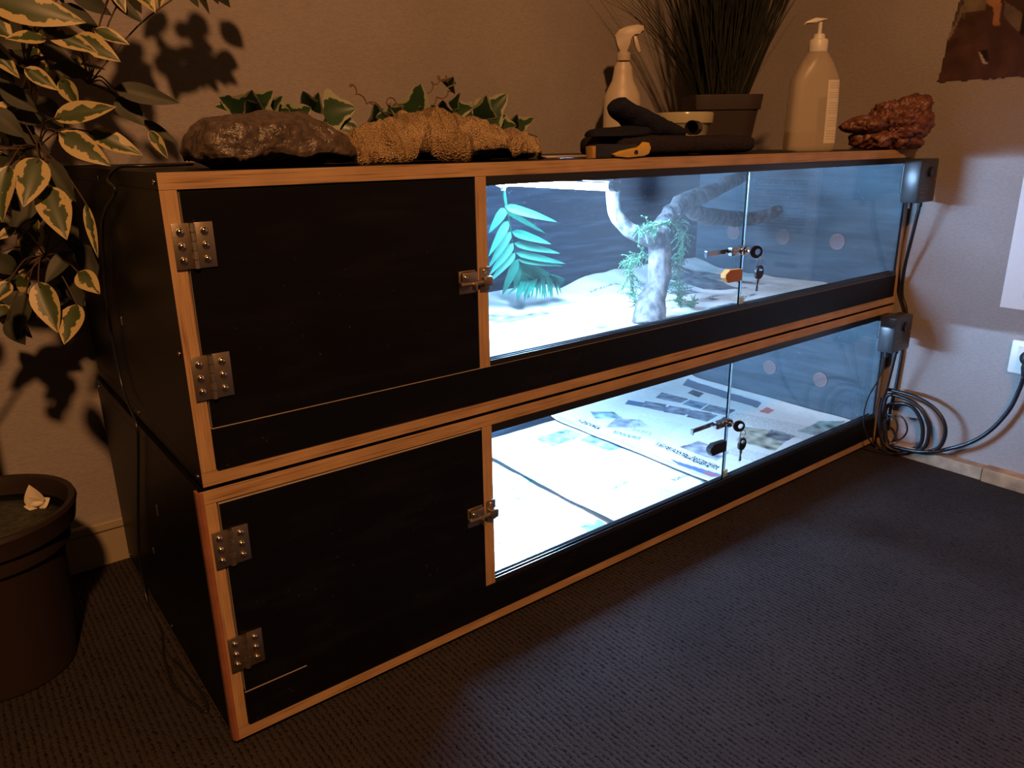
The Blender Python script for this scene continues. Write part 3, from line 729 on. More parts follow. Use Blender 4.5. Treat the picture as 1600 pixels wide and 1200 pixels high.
# ------------------------------------------------------------------ thermostats at the right-hand end
def thermostat(label, x0, x1, y0, y1, z0, z1):
    t = thing('thermostat', label, 'thermostat', ((x0+x1)/2, (y0+y1)/2, z0), 'thermostat boxes')
    MB().box((x0, y0, z0), (x1, y1, z1), .003).build('housing', BLKG, t, smooth=.6)
    MB().lathe([(.011, 0), (.011, -.005), (.0095, -.006), (.0, -.006)], ((x0*.45+x1*.55), y0, z0+(z1-z0)*.70), 24, axis='Y').build('dial', BLK, t, smooth=.6)
    MB().lathe([(.0028, 0), (.0026, -.0015), (.0, -.002)], (x1-.010, y0, z0+(z1-z0)*.52), 12, axis='Y').build('indicator', simple('red_lens', (.30, .03, .03), .3), t, smooth=True)
    lb = MB(); zz = z0+(z1-z0)*.30; R = random.Random(4)
    for row, (n, hh) in enumerate(((7, .0032), (5, .0026), (6, .0022))):
        x = x0+.012
        for k in range(n):
            w_ = R.uniform(.002, .006); lb.box((x, y0-.0003, zz-row*.008), (x+w_, y0, zz-row*.008+hh)); x += w_+.0016
    lb.build('label', simple('faded_grey_print', (.14, .13, .12), .7), t)
    for gx in (x0+.012, x1-.022):
        MB().tube([(gx, (y0+y1)/2, z0+.001), (gx, (y0+y1)/2, z0-.012)], .005, 12).build('cable_gland', BLK, t, smooth=.7)
    MB().box((x1-.026, y1-.001, z0+.015), (1.6265, -.0024, z1-.012), .002).build('wall_bracket', BLK, t)
    return t
thermostat('upper glossy black thermostat box beside the upper glass, at the right wall', 1.530, 1.610, -.070, -.032, .607, .700)
thermostat('lower glossy black thermostat box beside the lower glass, at the right wall', 1.515, 1.597, -.070, -.034, .270, .352)
CAB = simple('black_cable', (.013, .013, .016), .35)
def cable(name, label, pts, r, n=8, cat='cable', group=None):
    m = MB(); P = smooth_path(pts, n); m.tube(P, r, 8)
    o = m.build(name, CAB, smooth=True, loc=P[0]); return tag(o, label, cat, group)
cable('power_cable', 'black cable dropping from the upper thermostat down the right-hand edge', [(1.588, -.051, .594), (1.598, -.040, .53), (1.622, -.022, .45), (1.6445, -.014, .385), (1.6455, -.030, .34), (1.6455, -.034, .25), (1.645, -.032, .16), (1.642, -.028, .10), (1.640, -.03, .04)], .0042)
cable('probe_cable', 'thin black probe lead curving out from the lower thermostat to the carpet', [(1.527, -.052, .257), atx(1374, 590, 1.545), atx(1356, 622, 1.545), atx(1349, 655, 1.54), atx(1354, 680, 1.55), atx(1368, 697, 1.575), atx(1392, 708, 1.60), atx(1420, 707, 1.612)], .0018)
cable('power_cable', 'pale-lit black cable hanging straight down from the lower thermostat', [(1.575, -.052, .257), (1.592, -.036, .17), (1.600, -.022, .10), (1.598, -.03, .04), (1.602, -.05, .012), (1.612, -.08, .004)], .0032)
lo_ = [
 [(1386, 608), (1425, 618), (1455, 634), (1473, 655), (1477, 678), (1466, 700), (1440, 706), (1405, 700), (1384, 690)],
 [(1384, 622), (1412, 622), (1436, 636), (1449, 658), (1451, 680), (1443, 700), (1415, 706), (1388, 700)],
 [(1384, 640), (1405, 630), (1425, 636), (1438, 655), (1442, 676), (1436, 697), (1410, 702), (1386, 694)],
 [(1380, 662), (1392, 652), (1408, 651), (1416, 662), (1417, 674), (1409, 685), (1396, 689)],
 [(1384, 648), (1396, 650), (1402, 664), (1400, 678), (1394, 690)],
]
pts = []
for k, lp_ in enumerate(lo_[:3]):
    xx = 1.606+.011*k
    seq = lp_ if k % 2 == 0 else lp_
    pts += [atx(u, v, xx+.004*(i/len(seq))) for i, (u, v) in enumerate(seq)]
cable('extension_cable', 'thick black cable looped in coils on the carpet at the right-hand end', pts, .0046, cat='cable')
pts = [atx(u, v, 1.600) for u, v in lo_[3]]+[atx(u, v, 1.594) for u, v in reversed(lo_[4])]
cable('lead', 'thin black lead in a small loop beside the coiled cable', pts, .0022)
tl = [atx(1450, 706, 1.600), atx(1460, 706, 1.606), atx(1480, 702, 1.618), atx(1515, 692, 1.622), atx(1548, 672, 1.626), atx(1577, 640, 1.629), atx(1593, 608, 1.629), atx(1600, 588, 1.624)]
tpg = thing('plug_cable', 'thick dark cable rising from the carpet to a black plug in the wall socket', 'cable', tl[0])
MB().tube(smooth_path(tl, 8), .0046, 10).build('cord', simple('dark_blue_black_cable', (.014, .016, .028), .3), tpg, smooth=True)
pc = atx(1608, 560, 1.624)
m = MB(); m.lathe([(.016, 0), (.0175, -.004), (.0165, -.018), (.010, -.024), (.0, -.025)], (1.6365, pc.y, pc.z), 24, axis='X'); m.tube([(1.624, pc.y, pc.z-.006), (1.624, pc.y+.004, pc.z-.022), (1.624, tl[-1].y, tl[-1].z)], [.010, .008, .0055], 12)
m.build('plug', BLK, tpg, smooth=.7)
so = atx(1582, 530, WX-.012); sb = atx(1576, 582, WX-.012)
ts = thing('wall_socket', 'white wall socket low on the right wall with a black plug in it', 'socket', (WX, so.y-.04, sb.z))
MB().box((WX-.012, so.y-.080, sb.z), (WX, so.y, so.z), .004).build('frame', WHITE, ts, smooth=.6)
MB().box((WX-.0150, so.y-.065, sb.z+.013), (WX-.012, so.y-.015, so.z-.013), .001).build('insert', WHITE, ts)

# ------------------------------------------------------------------ paper and poster on the right wall
pl = atx(1594, 265, WX-.001); pb = atx(1567, 480, WX-.001)
PGM = attr_mat('office_paper', .6, .02)
def flat_print(name, label, cat, y0, y1, z0, z1, prints, base, step, matl, x=WX, outline=None):
    ny, nz = int(abs(y1-y0)/step), int((z1-z0)/step); m = MB()
    m.grid(lambda u, v: Vector((x-.0012, y0+(y1-y0)*u, z0+(z1-z0)*v)), ny, nz)
    if outline:
        kill = [f for f in m.bm.faces if not outline(f.calc_center_median().y, f.calc_center_median().z)]
        bmesh.ops.delete(m.bm, geom=kill, context='FACES')
    o = m.build(name, matl, loc=(x-.0012, (y0+y1)/2, z0))
    ca = o.data.color_attributes.new('print', 'FLOAT_COLOR', 'POINT')
    for i, v in enumerate(o.data.vertices):
        p = v.co+o.location; col = base
        for q, c, k in prints:
            if inpoly(p.y, p.z, q):
                if k == 'text':
                    s, t = quad_uv(p.y, p.z, q); n = max(1, round((Vector(q[3])-Vector(q[0])).length/.009))
                    if (t*n) % 1 < .55 and noise.noise(Vector((p.y*300, p.z*300, 1))) > -.2: col = c
                elif k == 'mottle':
                    f = 1+.55*noise.noise(Vector((p.y*34, p.z*34, 5))); col = tuple(max(.004, a*f) for a in c)
                else: col = c
        ca.data[i].color = (*col, 1)
    sd = o.modifiers.new('thickness', 'SOLIDIFY'); sd.thickness = .0008; sd.offset = 0
    return tag(o, label, cat)
py0 = pl.y; pz0, pz1 = pb.z, pl.z
def rc(a, b, c, d): return ((a, c), (b, c), (b, d), (a, d))
flat_print('paper_sheet', 'white printed sheet of paper taped to the right wall above the socket', 'paper', py0-.215, pb.y+.006, pz0, pz1,
           [(rc(py0-.20, py0-.045, pz0+.12, pz1-.03), (.30, .30, .34), 'text'), (rc(py0-.12, py0-.052, pz0+.028, pz0+.040), (.34, .34, .38), 'fill'), (rc(py0-.20, py0-.15, pz0+.028, pz0+.040), (.34, .34, .38), 'fill'), (rc(py0-.20, py0-.06, pz0+.05, pz0+.07), (.4, .4, .44), 'text')], (.74, .74, .74), .004, PGM)
def wq(*pts): return tuple((atx(u, v, WX)[1], atx(u, v, WX)[2]) for u, v in pts)
P0 = atx(1468, 125, WX)
def poster_out(y, z):
    # straight-ish torn edges: left edge leans, lower edge ragged
    left = P0.y+.002+(.010 if z < .93 else .004)*0+.018*noise.noise(Vector((0, 0, z*30)))*.3-max(0, (z-.875))*.14
    return y < left and z > P0.z-.004+.006*noise.noise(Vector((y*70, 2, 0)))
flat_print('poster', 'dark brown picture poster with a ragged lower edge, high on the right wall', 'poster', -.32, P0.y+.01, P0.z-.012, 1.22,
           [(wq((1455, 130), (1700, 135), (1700, 60), (1480, 40)), (0.077, 0.038, 0.031), 'mottle'),
            (wq((1478, 62), (1484, 62), (1512, 8), (1484, 8)), (0.186, 0.155, 0.124), 'mottle'),
            (wq((1480, 40), (1492, 40), (1506, 0), (1482, 0)), (0.099, 0.062, 0.050), 'mottle'),
            (wq((1506, 40), (1540, 24), (1548, -40), (1506, -40)), (0.155, 0.124, 0.081), 'mottle'),
            (wq((1490, 72), (1510, 20), (1570, 10), (1590, 60)), (0.068, 0.034, 0.028), 'mottle'),
            (wq((1552, 40), (1562, 40), (1568, -30), (1542, -30), (1542, 6), (1553, 12)), (0.341, 0.167, 0.074), 'mottle'),
            (wq((1569, 26), (1592, 52), (1598, 20), (1570, 2)), (0.136, 0.099, 0.081), 'mottle'),
            (wq((1594, 56), (1640, 60), (1640, 10), (1599, 14)), (.02, .015, .012), 'fill'),
            (wq((1529, 82), (1532, 82), (1540, 97), (1544, 96), (1544, 99), (1536, 99)), (.42, .40, .36), 'fill'),
            (wq((1533, 80), (1543, 78), (1546, 94), (1539, 95)), (.02, .012, .01), 'fill'),
            ], (.05, .028, .024), .003, attr_mat('poster_print', .55, .1), outline=poster_out)

# ------------------------------------------------------------------ things on top of the upper vivarium
def fbm(p, s): return noise.noise(p*s)+.5*noise.noise(p*s*2.1)+.25*noise.noise(p*s*4.3)
ROCKM = simple('wet_brown_resin', (.085, .060, .046), .27, bump=1, bscale=110, var=.45)
ROCKD = simple('resin_shadow_side', (.03, .024, .022), .5, bump=.5, bscale=60)  # darker copy of the resin, with the underside shade in its colour
def dark_rock():
    c = Vector((.168, .106, TOP))
    t = thing('reptile_cave', 'long dark brown resin rock cave at the left end of the top', 'rock', c)
    m = MB(); nu, nv = 150, 34
    prof = [(.0, .012), (.60, .012), (.90, .012), (.985, .012), (1.02, .018), (1.01, .028), (.97, .038), (.90, .046), (.74, .053), (.45, .057), (.0, .058)]
    def shell(u, v):
        a = 2*pi*u
        ex, ey = abs(cos(a))**.50*math.copysign(1, cos(a)), abs(sin(a))**.60*math.copysign(1, sin(a))
        sg = v*(len(prof)-1); i = min(int(sg), len(prof)-2); f = sg-i
        r = prof[i][0]+(prof[i+1][0]-prof[i][0])*f; z = prof[i][1]+(prof[i+1][1]-prof[i][1])*f
        x, y = ex*r*.098, ey*r*.070
        k = (x+.098)/.196
        hf = 1.02+.10*sin(k*3.1)-.34*max(0, k-.62)**1.2/.3-.10*max(0, .12-k)/.12
        p = Vector((x, y, z)); n_ = fbm(p+Vector((1, 2, 3)), 24); n2 = noise.noise(p*95)
        dirn = Vector((ex, ey, 0)).normalized()
        if v > .3:
            p += dirn*(n_*.0085+n2*.0016)*min(1, r*1.6); p.z = z*hf+.0055*fbm(p, 30)+.0014*noise.noise(p*120)
            p.z -= .006*max(0, noise.noise(Vector((x*26, y*26, 7))))
        else:
            p += dirn*n_*.0085*min(1, r)
            rag = .007*noise.noise(Vector((ex*r*9, ey*r*9, 2)))+.004*noise.noise(Vector((ex*r*26, ey*r*26, 5)))
            p.z = z+rag+(.017*math.exp(-((x-.040)/.032)**2) if ey < .2 else 0)
        p.z = max(p.z, .0012)
        return c+p
    m.grid(shell, nu, nv, wrap=True)
    m.build('shell', ROCKM, t, smooth=True)
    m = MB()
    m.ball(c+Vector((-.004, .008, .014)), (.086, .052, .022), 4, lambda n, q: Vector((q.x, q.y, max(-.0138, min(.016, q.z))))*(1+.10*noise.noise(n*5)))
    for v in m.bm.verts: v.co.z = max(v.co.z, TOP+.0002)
    m.build('shade_core', ROCKD, t, smooth=True)  # solid dark core added for the shade under the shell
dark_rock()

def skin_mat():
    m, nt, b = mat('scaly_shed_skin'); L = nt.links
    tc = N(nt, 'ShaderNodeTexCoord'); vo = N(nt, 'ShaderNodeTexVoronoi'); vo.inputs['Scale'].default_value = 380; L.new(tc.outputs['Object'], vo.inputs['Vector'])
    no = N(nt, 'ShaderNodeTexNoise'); no.inputs['Scale'].default_value = 18; no.inputs['Detail'].default_value = 4; L.new(tc.outputs['Object'], no.inputs['Vector'])
    cr = N(nt, 'ShaderNodeValToRGB'); e = cr.color_ramp.elements; e[0].position = .3; e[0].color = (.30, .19, .085, 1); e[1].position = .62; e[1].color = (.58, .43, .245, 1); L.new(no.outputs[0], cr.inputs[0])
    c2 = N(nt, 'ShaderNodeValToRGB'); c2.color_ramp.elements[0].position = .1; c2.color_ramp.elements[0].color = (1, 1, 1, 1); c2.color_ramp.elements[1].position = .6; c2.color_ramp.elements[1].color = (.55, .5, .45, 1); L.new(vo.outputs['Distance'], c2.inputs[0])
    mx = N(nt, 'ShaderNodeMix', data_type='RGBA', blend_type='MULTIPLY'); mx.inputs['Factor'].default_value = 1; L.new(cr.outputs[0], mx.inputs[6]); L.new(c2.outputs[0], mx.inputs[7]); L.new(mx.outputs[2], b.inputs['Base Color'])
    wv = N(nt, 'ShaderNodeTexWave', bands_direction='X'); wv.inputs['Scale'].default_value = 28; wv.inputs['Distortion'].default_value = 9; wv.inputs['Detail'].default_value = 2; wv.inputs['Detail Scale'].default_value = .8; L.new(tc.outputs['Object'], wv.inputs['Vector'])
    ad = N(nt, 'ShaderNodeMath', operation='MULTIPLY_ADD'); ad.inputs[1].default_value = .6; L.new(wv.outputs['Fac'], ad.inputs[0]); L.new(vo.outputs['Distance'], ad.inputs[2])
    bp = N(nt, 'ShaderNodeBump'); bp.inputs['Strength'].default_value = .75; bp.inputs['Distance'].default_value = .0035; L.new(ad.outputs[0], bp.inputs['Height']); L.new(bp.outputs[0], b.inputs['Normal'])
    b.inputs['Roughness'].default_value = .38
    return m
def shed_skin():
    x0, x1 = .262, .603; yc, hw = .128, .078
    t = thing('shed_skin', 'crumpled tan scaly shed skin lying in a long mound beside the rock cave', 'shed skin', ((x0+x1)/2, yc, TOP))
    top = [(.0, .034), (.10, .046), (.16, .052), (.28, .058), (.42, .074), (.52, .072), (.66, .056), (.80, .044), (.90, .042), (.96, .030), (1, .006)]
    def H(s):
        for (a, b), (c, d) in zip(top, top[1:]):
            if s <= c: return b+(d-b)*(s-a)/(c-a)
        return .005
    rim = [(0, .0), (.10, .0), (.17, .002), (.22, .002), (.27, .014), (.33, .014), (.38, .001), (.46, .0), (.52, .004), (.57, .016), (.66, .017), (.72, .016), (.77, .004), (.82, .010), (.92, .010), (1, .001)]
    def RM(s):
        for (a, b), (c, d) in zip(rim, rim[1:]):
            if s <= c: return b+(d-b)*(s-a)/(c-a)
        return 0
    m = MB()
    def fn(u, v):
        s = u; x = x0+(x1-x0)*s; a = pi*(v); h = H(s); w_ = hw*(.55+.45*sin(pi*min(1, max(0, s*.92+.06)))**.6)
        y = yc-cos(a)*w_*(1+.12*sin(s*29+1)+.06*noise.noise(Vector((s*18, v*3, 0))))
        zz = RM(s) if v < .5 else .0
        z = zz+(h-zz)*abs(sin(a))**.65
        rid = .0020*sin(s*95+3.5*sin(v*5)+3*noise.noise(Vector((s*8, v*4, 9))))*sin(a)*(.4+.6*abs(noise.noise(Vector((s*7, v*3, 2)))*2))
        fold = .013*noise.noise(Vector((s*11, v*4.5, 1)))+.008*noise.noise(Vector((s*25, v*8, 4)))+.003*noise.noise(Vector((s*60, v*20, 4)))
        return Vector((x+.006*noise.noise(Vector((s*20, v*8, 5))), y+rid*.7-.6*fold, TOP+max(.0006, z+(rid+fold)*min(1, 2.2*sin(a)))))
    m.grid(fn, 150, 34)
    o = m.build('skin', skin_mat(), t, smooth=True)
    sd = o.modifiers.new('thickness', 'SOLIDIFY'); sd.thickness = .0012; sd.offset = -1
    return t
shed_skin()
for k, (x, y, rx, ry, rz, lab) in enumerate(((.486, .118, .050, .036, .013, 'larger dark stone showing under the middle of the shed skin'), (.570, .110, .020, .026, .010, 'smaller dark stone under the right end of the shed skin'))):
    m = MB(); m.ball((x, y, TOP+rz*.8), (rx, ry, rz), 4, lambda n, q: Vector((q.x, q.y, max(q.z, -rz*.8)))*(1+.16*noise.noise(n*2.5+Vector((k, 0, 0)))+.05*noise.noise(n*9)))
    o = m.build('stone', simple('dark_stone', (.045, .036, .040), .35, bump=.5, bscale=70, var=.4), smooth=True, loc=(x, y, TOP))
    bpy.context.view_layer.update()
    lowz = min(v.co.z for v in o.data.vertices); o.location.z -= lowz-.0002
    tag(o, lab, 'stone', 'dark stones under the shed skin')

# variegated ivy garland lying behind them
IVY = leaf_mat('ivy_leaf', (.030, .070, .028), (.34, .36, .25), .80, .35, 45, .75)
TEND = simple('tendril_brown', (.17, .085, .045), .6)
ti = thing('ivy_garland', 'artificial variegated ivy garland with curly tendrils behind the rock and shed skin', 'artificial plant', (.45, .33, TOP))
m = MB(); st = MB()
ivp = lambda t: (1.25*(t/.22)**.6 if t < .22 else 1.25*(1-(t-.22)/.78)**.8*(1+.12*sin((t-.22)*12)))
IY = .33
def ivl(b, t, wpx, yb=IY, yt=IY-.03, nr=(-.45, -.85, .25), fold=.2, curl=.1): leaf(m, aty(*b, yb), aty(*t, yt), nr, wpx*.00165, fold, curl, ivp, 10, 6)
for a in [((380, 178), (345, 152), 24), ((372, 172), (338, 165), 18), ((398, 178), (385, 158), 22), ((400, 172), (425, 142), 24), ((395, 172), (393, 142), 22), ((425, 170), (440, 150), 12),
          ((430, 182), (452, 172), 22), ((455, 190), (485, 168), 30), ((485, 172), (474, 144), 20), ((492, 175), (497, 146), 16), ((505, 178), (556, 168), 34), ((505, 190), (562, 203), 34), ((520, 195), (555, 216), 26),
          ((592, 192), (586, 164), 20), ((618, 190), (590, 182), 26), ((628, 185), (612, 168), 18), ((645, 192), (657, 132), 40), ((664, 180), (680, 165), 18), ((660, 180), (655, 168), 16), ((690, 178), (692, 158), 18), ((706, 170), (718, 146), 10),
          ((706, 176), (738, 168), 24), ((722, 172), (738, 180), 20), ((752, 190), (793, 146), 32), ((752, 185), (760, 150), 26), ((760, 190), (790, 180), 24), ((780, 194), (806, 196), 18), ((800, 200), (808, 180), 14), ((805, 200), (834, 184), 18), ((700, 138), (708, 122), 16), ((700, 132), (712, 130), 14)]:
    ivl(*a)
vp = [aty(340, 190, IY+.02), aty(400, 186, IY), aty(450, 190, IY+.02), aty(505, 192, IY), aty(560, 205, IY+.03), aty(610, 196, IY+.01), aty(660, 190, IY+.02), aty(710, 185, IY), aty(755, 195, IY+.02), aty(800, 203, IY), aty(838, 214, IY)]
st.tube(smooth_path(vp, 8), .0022, 8)
for (u, v) in ((350, 205), (470, 215), (590, 220), (700, 215), (820, 225)):   # stalks down to the board
    p = aty(u, 190, IY+.01); st.tube([p, (p.x+.004, p.y, (p.z+TOP)/2), (p.x, p.y+.004, TOP+.001)], .0022, 8)
def curl_(pts, amp, n):
    P = smooth_path([aty(u, v, IY-.01) for u, v in pts], 14); L = len(P); out = []
    for i, p in enumerate(P):
        a = i/L*n*2*pi; out.append(p+Vector((cos(a)*amp, 0, sin(a)*amp))*min(1, i/8))
    MB().tube(out, .0011, 6).build('tendril', TEND, ti, smooth=True)
curl_([(614, 182), (590, 166), (568, 156), (554, 140), (548, 130)], .0035, 4); MB().tube([aty(628, 184, IY), aty(600, 172, IY), aty(578, 160, IY)], .0014, 6).build('tendril', TEND, ti, smooth=True)
curl_([(630, 188), (624, 172), (614, 160), (606, 158)], .006, 3)
curl_([(662, 172), (664, 150), (678, 130), (690, 122), (704, 126)], .005, 5); curl_([(675, 170), (678, 158), (696, 148), (706, 138)], .0035, 3)
st.build('vine_stem', simple('vine_green', (.06, .07, .03), .6), ti, smooth=True); m.build('foliage', IVY, ti, smooth=True)

# spray bottle
XR = Vector((.789, -.614, 0)); XN = Vector((.614, .789, 0)); ZZ = Vector((0, 0, 1))
SPR = simple('white_bottle_plastic', (.58, .50, .40), .4)
def spray():
    c = aty(970, 236, .505); c = Vector((c.x, c.y, TOP)); k = .00153
    t = thing('spray_bottle', 'white plastic trigger spray bottle by the wall behind the glove', 'spray bottle', c)
    mt = Matrix(((XR.x, XN.x, 0), (XR.y, XN.y, 0), (0, 0, 1)))
    pr = [(.0, 0), (.040, 0), (.0445, .004), (.0455, .02), (.0450, .115), (.0425, .132), (.034, .150), (.026, .165), (.0225, .185), (.0215, .195), (.0165, .203), (.0145, .212)]
    MB().lathe(pr, c, 36, 1, .62, mtx=mt).build('bottle', SPR, t, smooth=.7)
    MB().lathe([(.0165, .208), (.0170, .210), (.0170, .224), (.012, .228), (.0, .2285)], c, 24).build('collar', SPR, t, smooth=.7)
    hz = c+ZZ*.226
    poly = [(-.012, 0), (-.013, .016), (-.020, .030), (-.024, .036), (-.012, .050), (.006, .056), (.030, .060), (.044, .057), (.046, .050), (.044, .044), (.034, .042), (.026, .036), (.014, .034), (.010, .018), (.010, 0)]
    MB().prism(poly, hz, XR, ZZ, XN, .020, bev=.003).build('spray_head', SPR, t, smooth=.7)
    MB().prism([(.020, .038), (.029, .037), (.034, .020), (.042, .001), (.034, -.001), (.026, .014)], hz, XR, ZZ, XN, .011, bev=.002).build('trigger', SPR, t, smooth=.7)
spray()

# ceramic bowl
cb = aty(1068, 200, .30); cb = Vector((cb.x, cb.y, TOP))
MBb = MB(); MBb.lathe([(.0, 0), (.032, 0), (.034, .006), (.050, .030), (.0565, .058), (.0625, .062), (.064, .080), (.0625, .084), (.0595, .083), (.058, .066), (.052, .058), (.044, .025), (.03, .012), (0, .010)], cb, 40)
ob = MBb.build('bowl', simple('cream_glaze', (.50, .46, .31), .18, coat=.4), smooth=.8, loc=cb); tag(ob, 'cream glazed bowl behind the long glove, in front of the grass pot', 'bowl')

# pot of grass
def grass():
    c = aty(1124, 200, .40); c = Vector((c.x, c.y, TOP))
    t = thing('potted_grass', 'tall dark artificial grass in a dark pot in the corner', 'potted plant', c)
    mt = Matrix(((XR.x, XN.x, 0), (XR.y, XN.y, 0), (0, 0, 1)))
    POT = simple('dark_brown_pot', (.036, .024, .026), .55, bump=.1, bscale=60)
    m = MB(); prof = [(.064, 0), (.078, .095), (.079, .0955), (.083, .096), (.0865, .128), (.0865, .130), (.078, .130), (.074, .10)]
    rings = []
    for r, z in prof:
        ring_ = []
        for k in range(40):
            a = 2*pi*k/40; q = 1/max(abs(cos(a)), abs(sin(a))); q = min(q, 1.30)
            p = mt @ Vector((cos(a)*r*q, sin(a)*r*q*.9, z)); ring_.append(m.bm.verts.new(c+p))
        rings.append(ring_)
    for i in range(len(rings)-1):
        for k in range(40): m.face((rings[i][k], rings[i][(k+1) % 40], rings[i+1][(k+1) % 40], rings[i+1][k]))
    m.face(list(reversed(rings[0]))); m.build('pot', POT, t, smooth=.6)
    MB().lathe([(.0, .106), (.074, .105), (.0745, .1)], c, 32).build('soil', simple('dark_soil', (.02, .014, .01), .95, bump=.8, bscale=120), t)
    m = MB(); R = random.Random(11)
    def blade(p0, dirx, diry, L, bend, w_):
        n = 10; P = []
        for i in range(n+1):
            s = i/n; P.append(p0+XR*(dirx*s+bend*s*s*dirx)*L+XN*(diry*s+bend*s*s*diry)*L+ZZ*(L*s*(1-.35*bend*s*s*min(1, abs(dirx)*2))))
        sd = (XR*R.uniform(.5, 1)+XN*R.uniform(-.8, .8)).normalized()
        vs = []
        for i, p in enumerate(P):
            ww = w_*(1-i/n)**.7+.0003
            p = Vector(p); p.y = min(p.y, WY-.006); p.x = min(p.x, WX-.006)
            vs.append((m.bm.verts.new(p-sd*ww), m.bm.verts.new(p+sd*ww*.2+XN*ww*.5), m.bm.verts.new(p+sd*ww)))
        for a, b in zip(vs, vs[1:]):
            m.face((a[0], a[1], b[1], b[0])); m.face((a[1], a[2], b[2], b[1]))
    for i in range(520):
        a, r = R.uniform(0, 2*pi), .055*sqrt(R.random()); p0 = c+XR*r*cos(a)+XN*r*sin(a)*.8+ZZ*.102
        dx_ = R.gauss(.03, .13)+.30*r*cos(a)/.055*.5
        dx_ = max(-.36, min(.30, dx_))
        blade(p0, dx_, R.uniform(-.18, .02), R.uniform(.32, .55), R.uniform(0, .5), R.uniform(.0010, .0026))
    for i in range(30):
        p0 = c+XR*R.uniform(-.06, -.03)+ZZ*.102
        blade(p0, R.uniform(-.62, -.30), R.uniform(-.2, 0), R.uniform(.20, .40), R.uniform(.2, .7), R.uniform(.0008, .0014))
    m.build('grass_blades', simple('dark_plastic_grass', (.020, .022, .014), .35, spec=.4), t)
grass()

# pump dispenser
def pump():
    c = aty(1262, 236, .085); c = Vector((c.x, c.y, TOP))
    t = thing('pump_bottle', 'translucent pump dispenser bottle standing right of the grass pot', 'pump bottle', c)
    mt = Matrix(((XR.x, XN.x, 0), (XR.y, XN.y, 0), (0, 0, 1)))
    def sq(prof, sx, sy, nm, mtl, e=.45):
        m = MB(); rings = []
        for r, z, blend in prof:
            ring_ = []
            for k in range(48):
                a = 2*pi*k/48; ex = e+(1-e)*blend
                x = abs(cos(a))**ex*math.copysign(1, cos(a)); y = abs(sin(a))**ex*math.copysign(1, sin(a))
                yy = sy+(1-sy)*blend
                ring_.append(m.bm.verts.new(c+mt @ Vector((x*r*sx, y*r*yy, z))))
            rings.append(ring_)
        for i in range(len(rings)-1):
            for k in range(48): m.face((rings[i][k], rings[i][(k+1) % 48], rings[i+1][(k+1) % 48], rings[i+1][k]))
        m.face(list(reversed(rings[0]))); m.face(rings[-1]); return m.build(nm, mtl, t, smooth=.8)
    body = sq([(.046, 0, 0), (.0495, .003, 0), (.0500, .012, 0), (.0485, .09, 0), (.0465, .140, 0), (.044, .148, .1), (.034, .172, .5), (.0225, .192, 1), (.0175, .197, 1), (.0165, .200, 1)], 1, .6, 'bottle', translucent('frosted_plastic', (.62, .53, .42), .50, .35))
    sq([(.044, .003, 0), (.0475, .006, 0), (.0475, .040, 0), (.0472, .0405, 0)], 1, .58, 'liquid', translucent('clear_gel', (.52, .42, .30), .40, .2))
    MB().lathe([(.0185, .195), (.0190, .197), (.0190, .216), (.0175, .219), (.012, .221), (.011, .229), (.005, .231), (.0, .231)], c, 28).build('cap', WHITE, t, smooth=.6)
    m = MB(); m.tube([c+ZZ*.229, c+ZZ*.252], .0042, 14); m.prism([(-.034, .247), (-.012, .253), (.010, .2545), (.012, .258), (-.012, .260), (-.030, .253)], c, XR, ZZ, XN, .013, bev=.002)
    m.build('pump', WHITE, t, smooth=.6)
    def surf(a, z, off):
        zs = [(.012, .0500), (.09, .0485), (.140, .0465), (.148, .044)]; r = .05
        for (za, ra), (zb, rb) in zip(zs, zs[1:]):
            if za <= z <= zb: r = ra+(rb-ra)*(z-za)/(zb-za)
        x = abs(cos(a))**.45*math.copysign(1, cos(a)); y = abs(sin(a))**.45*math.copysign(1, sin(a))
        return c+mt @ Vector((x*(r+off), y*(r+off)*.6, z))
    A0, A1 = 2*pi-1.45, 2*pi-.62
    lm = MB(); lm.grid(lambda u, v: surf(A0+(A1-A0)*u, .016+.124*v, .0007), 16, 6)
    lb = lm.build('label', simple('label_white', (.70, .64, .55), .5), body)
    tx = MB(); R = random.Random(3)
    for blk in ((.124, .138, 3), (.106, .119, 3), (.075, .100, 5), (.050, .070, 4), (.024, .045, 4)):
        n = blk[2]
        for q in range(n):
            z = blk[0]+(blk[1]-blk[0])*q/n; a = A0+.07
            while a < A1-.09:
                w_ = R.uniform(.02, .08)
                tx.grid(lambda u, v: surf(a+w_*u, z+.0012*v, .0010), 2, 1); a += w_+.02
    tx.build('print', simple('grey_print', (.36, .31, .25), .7), lb)
pump()

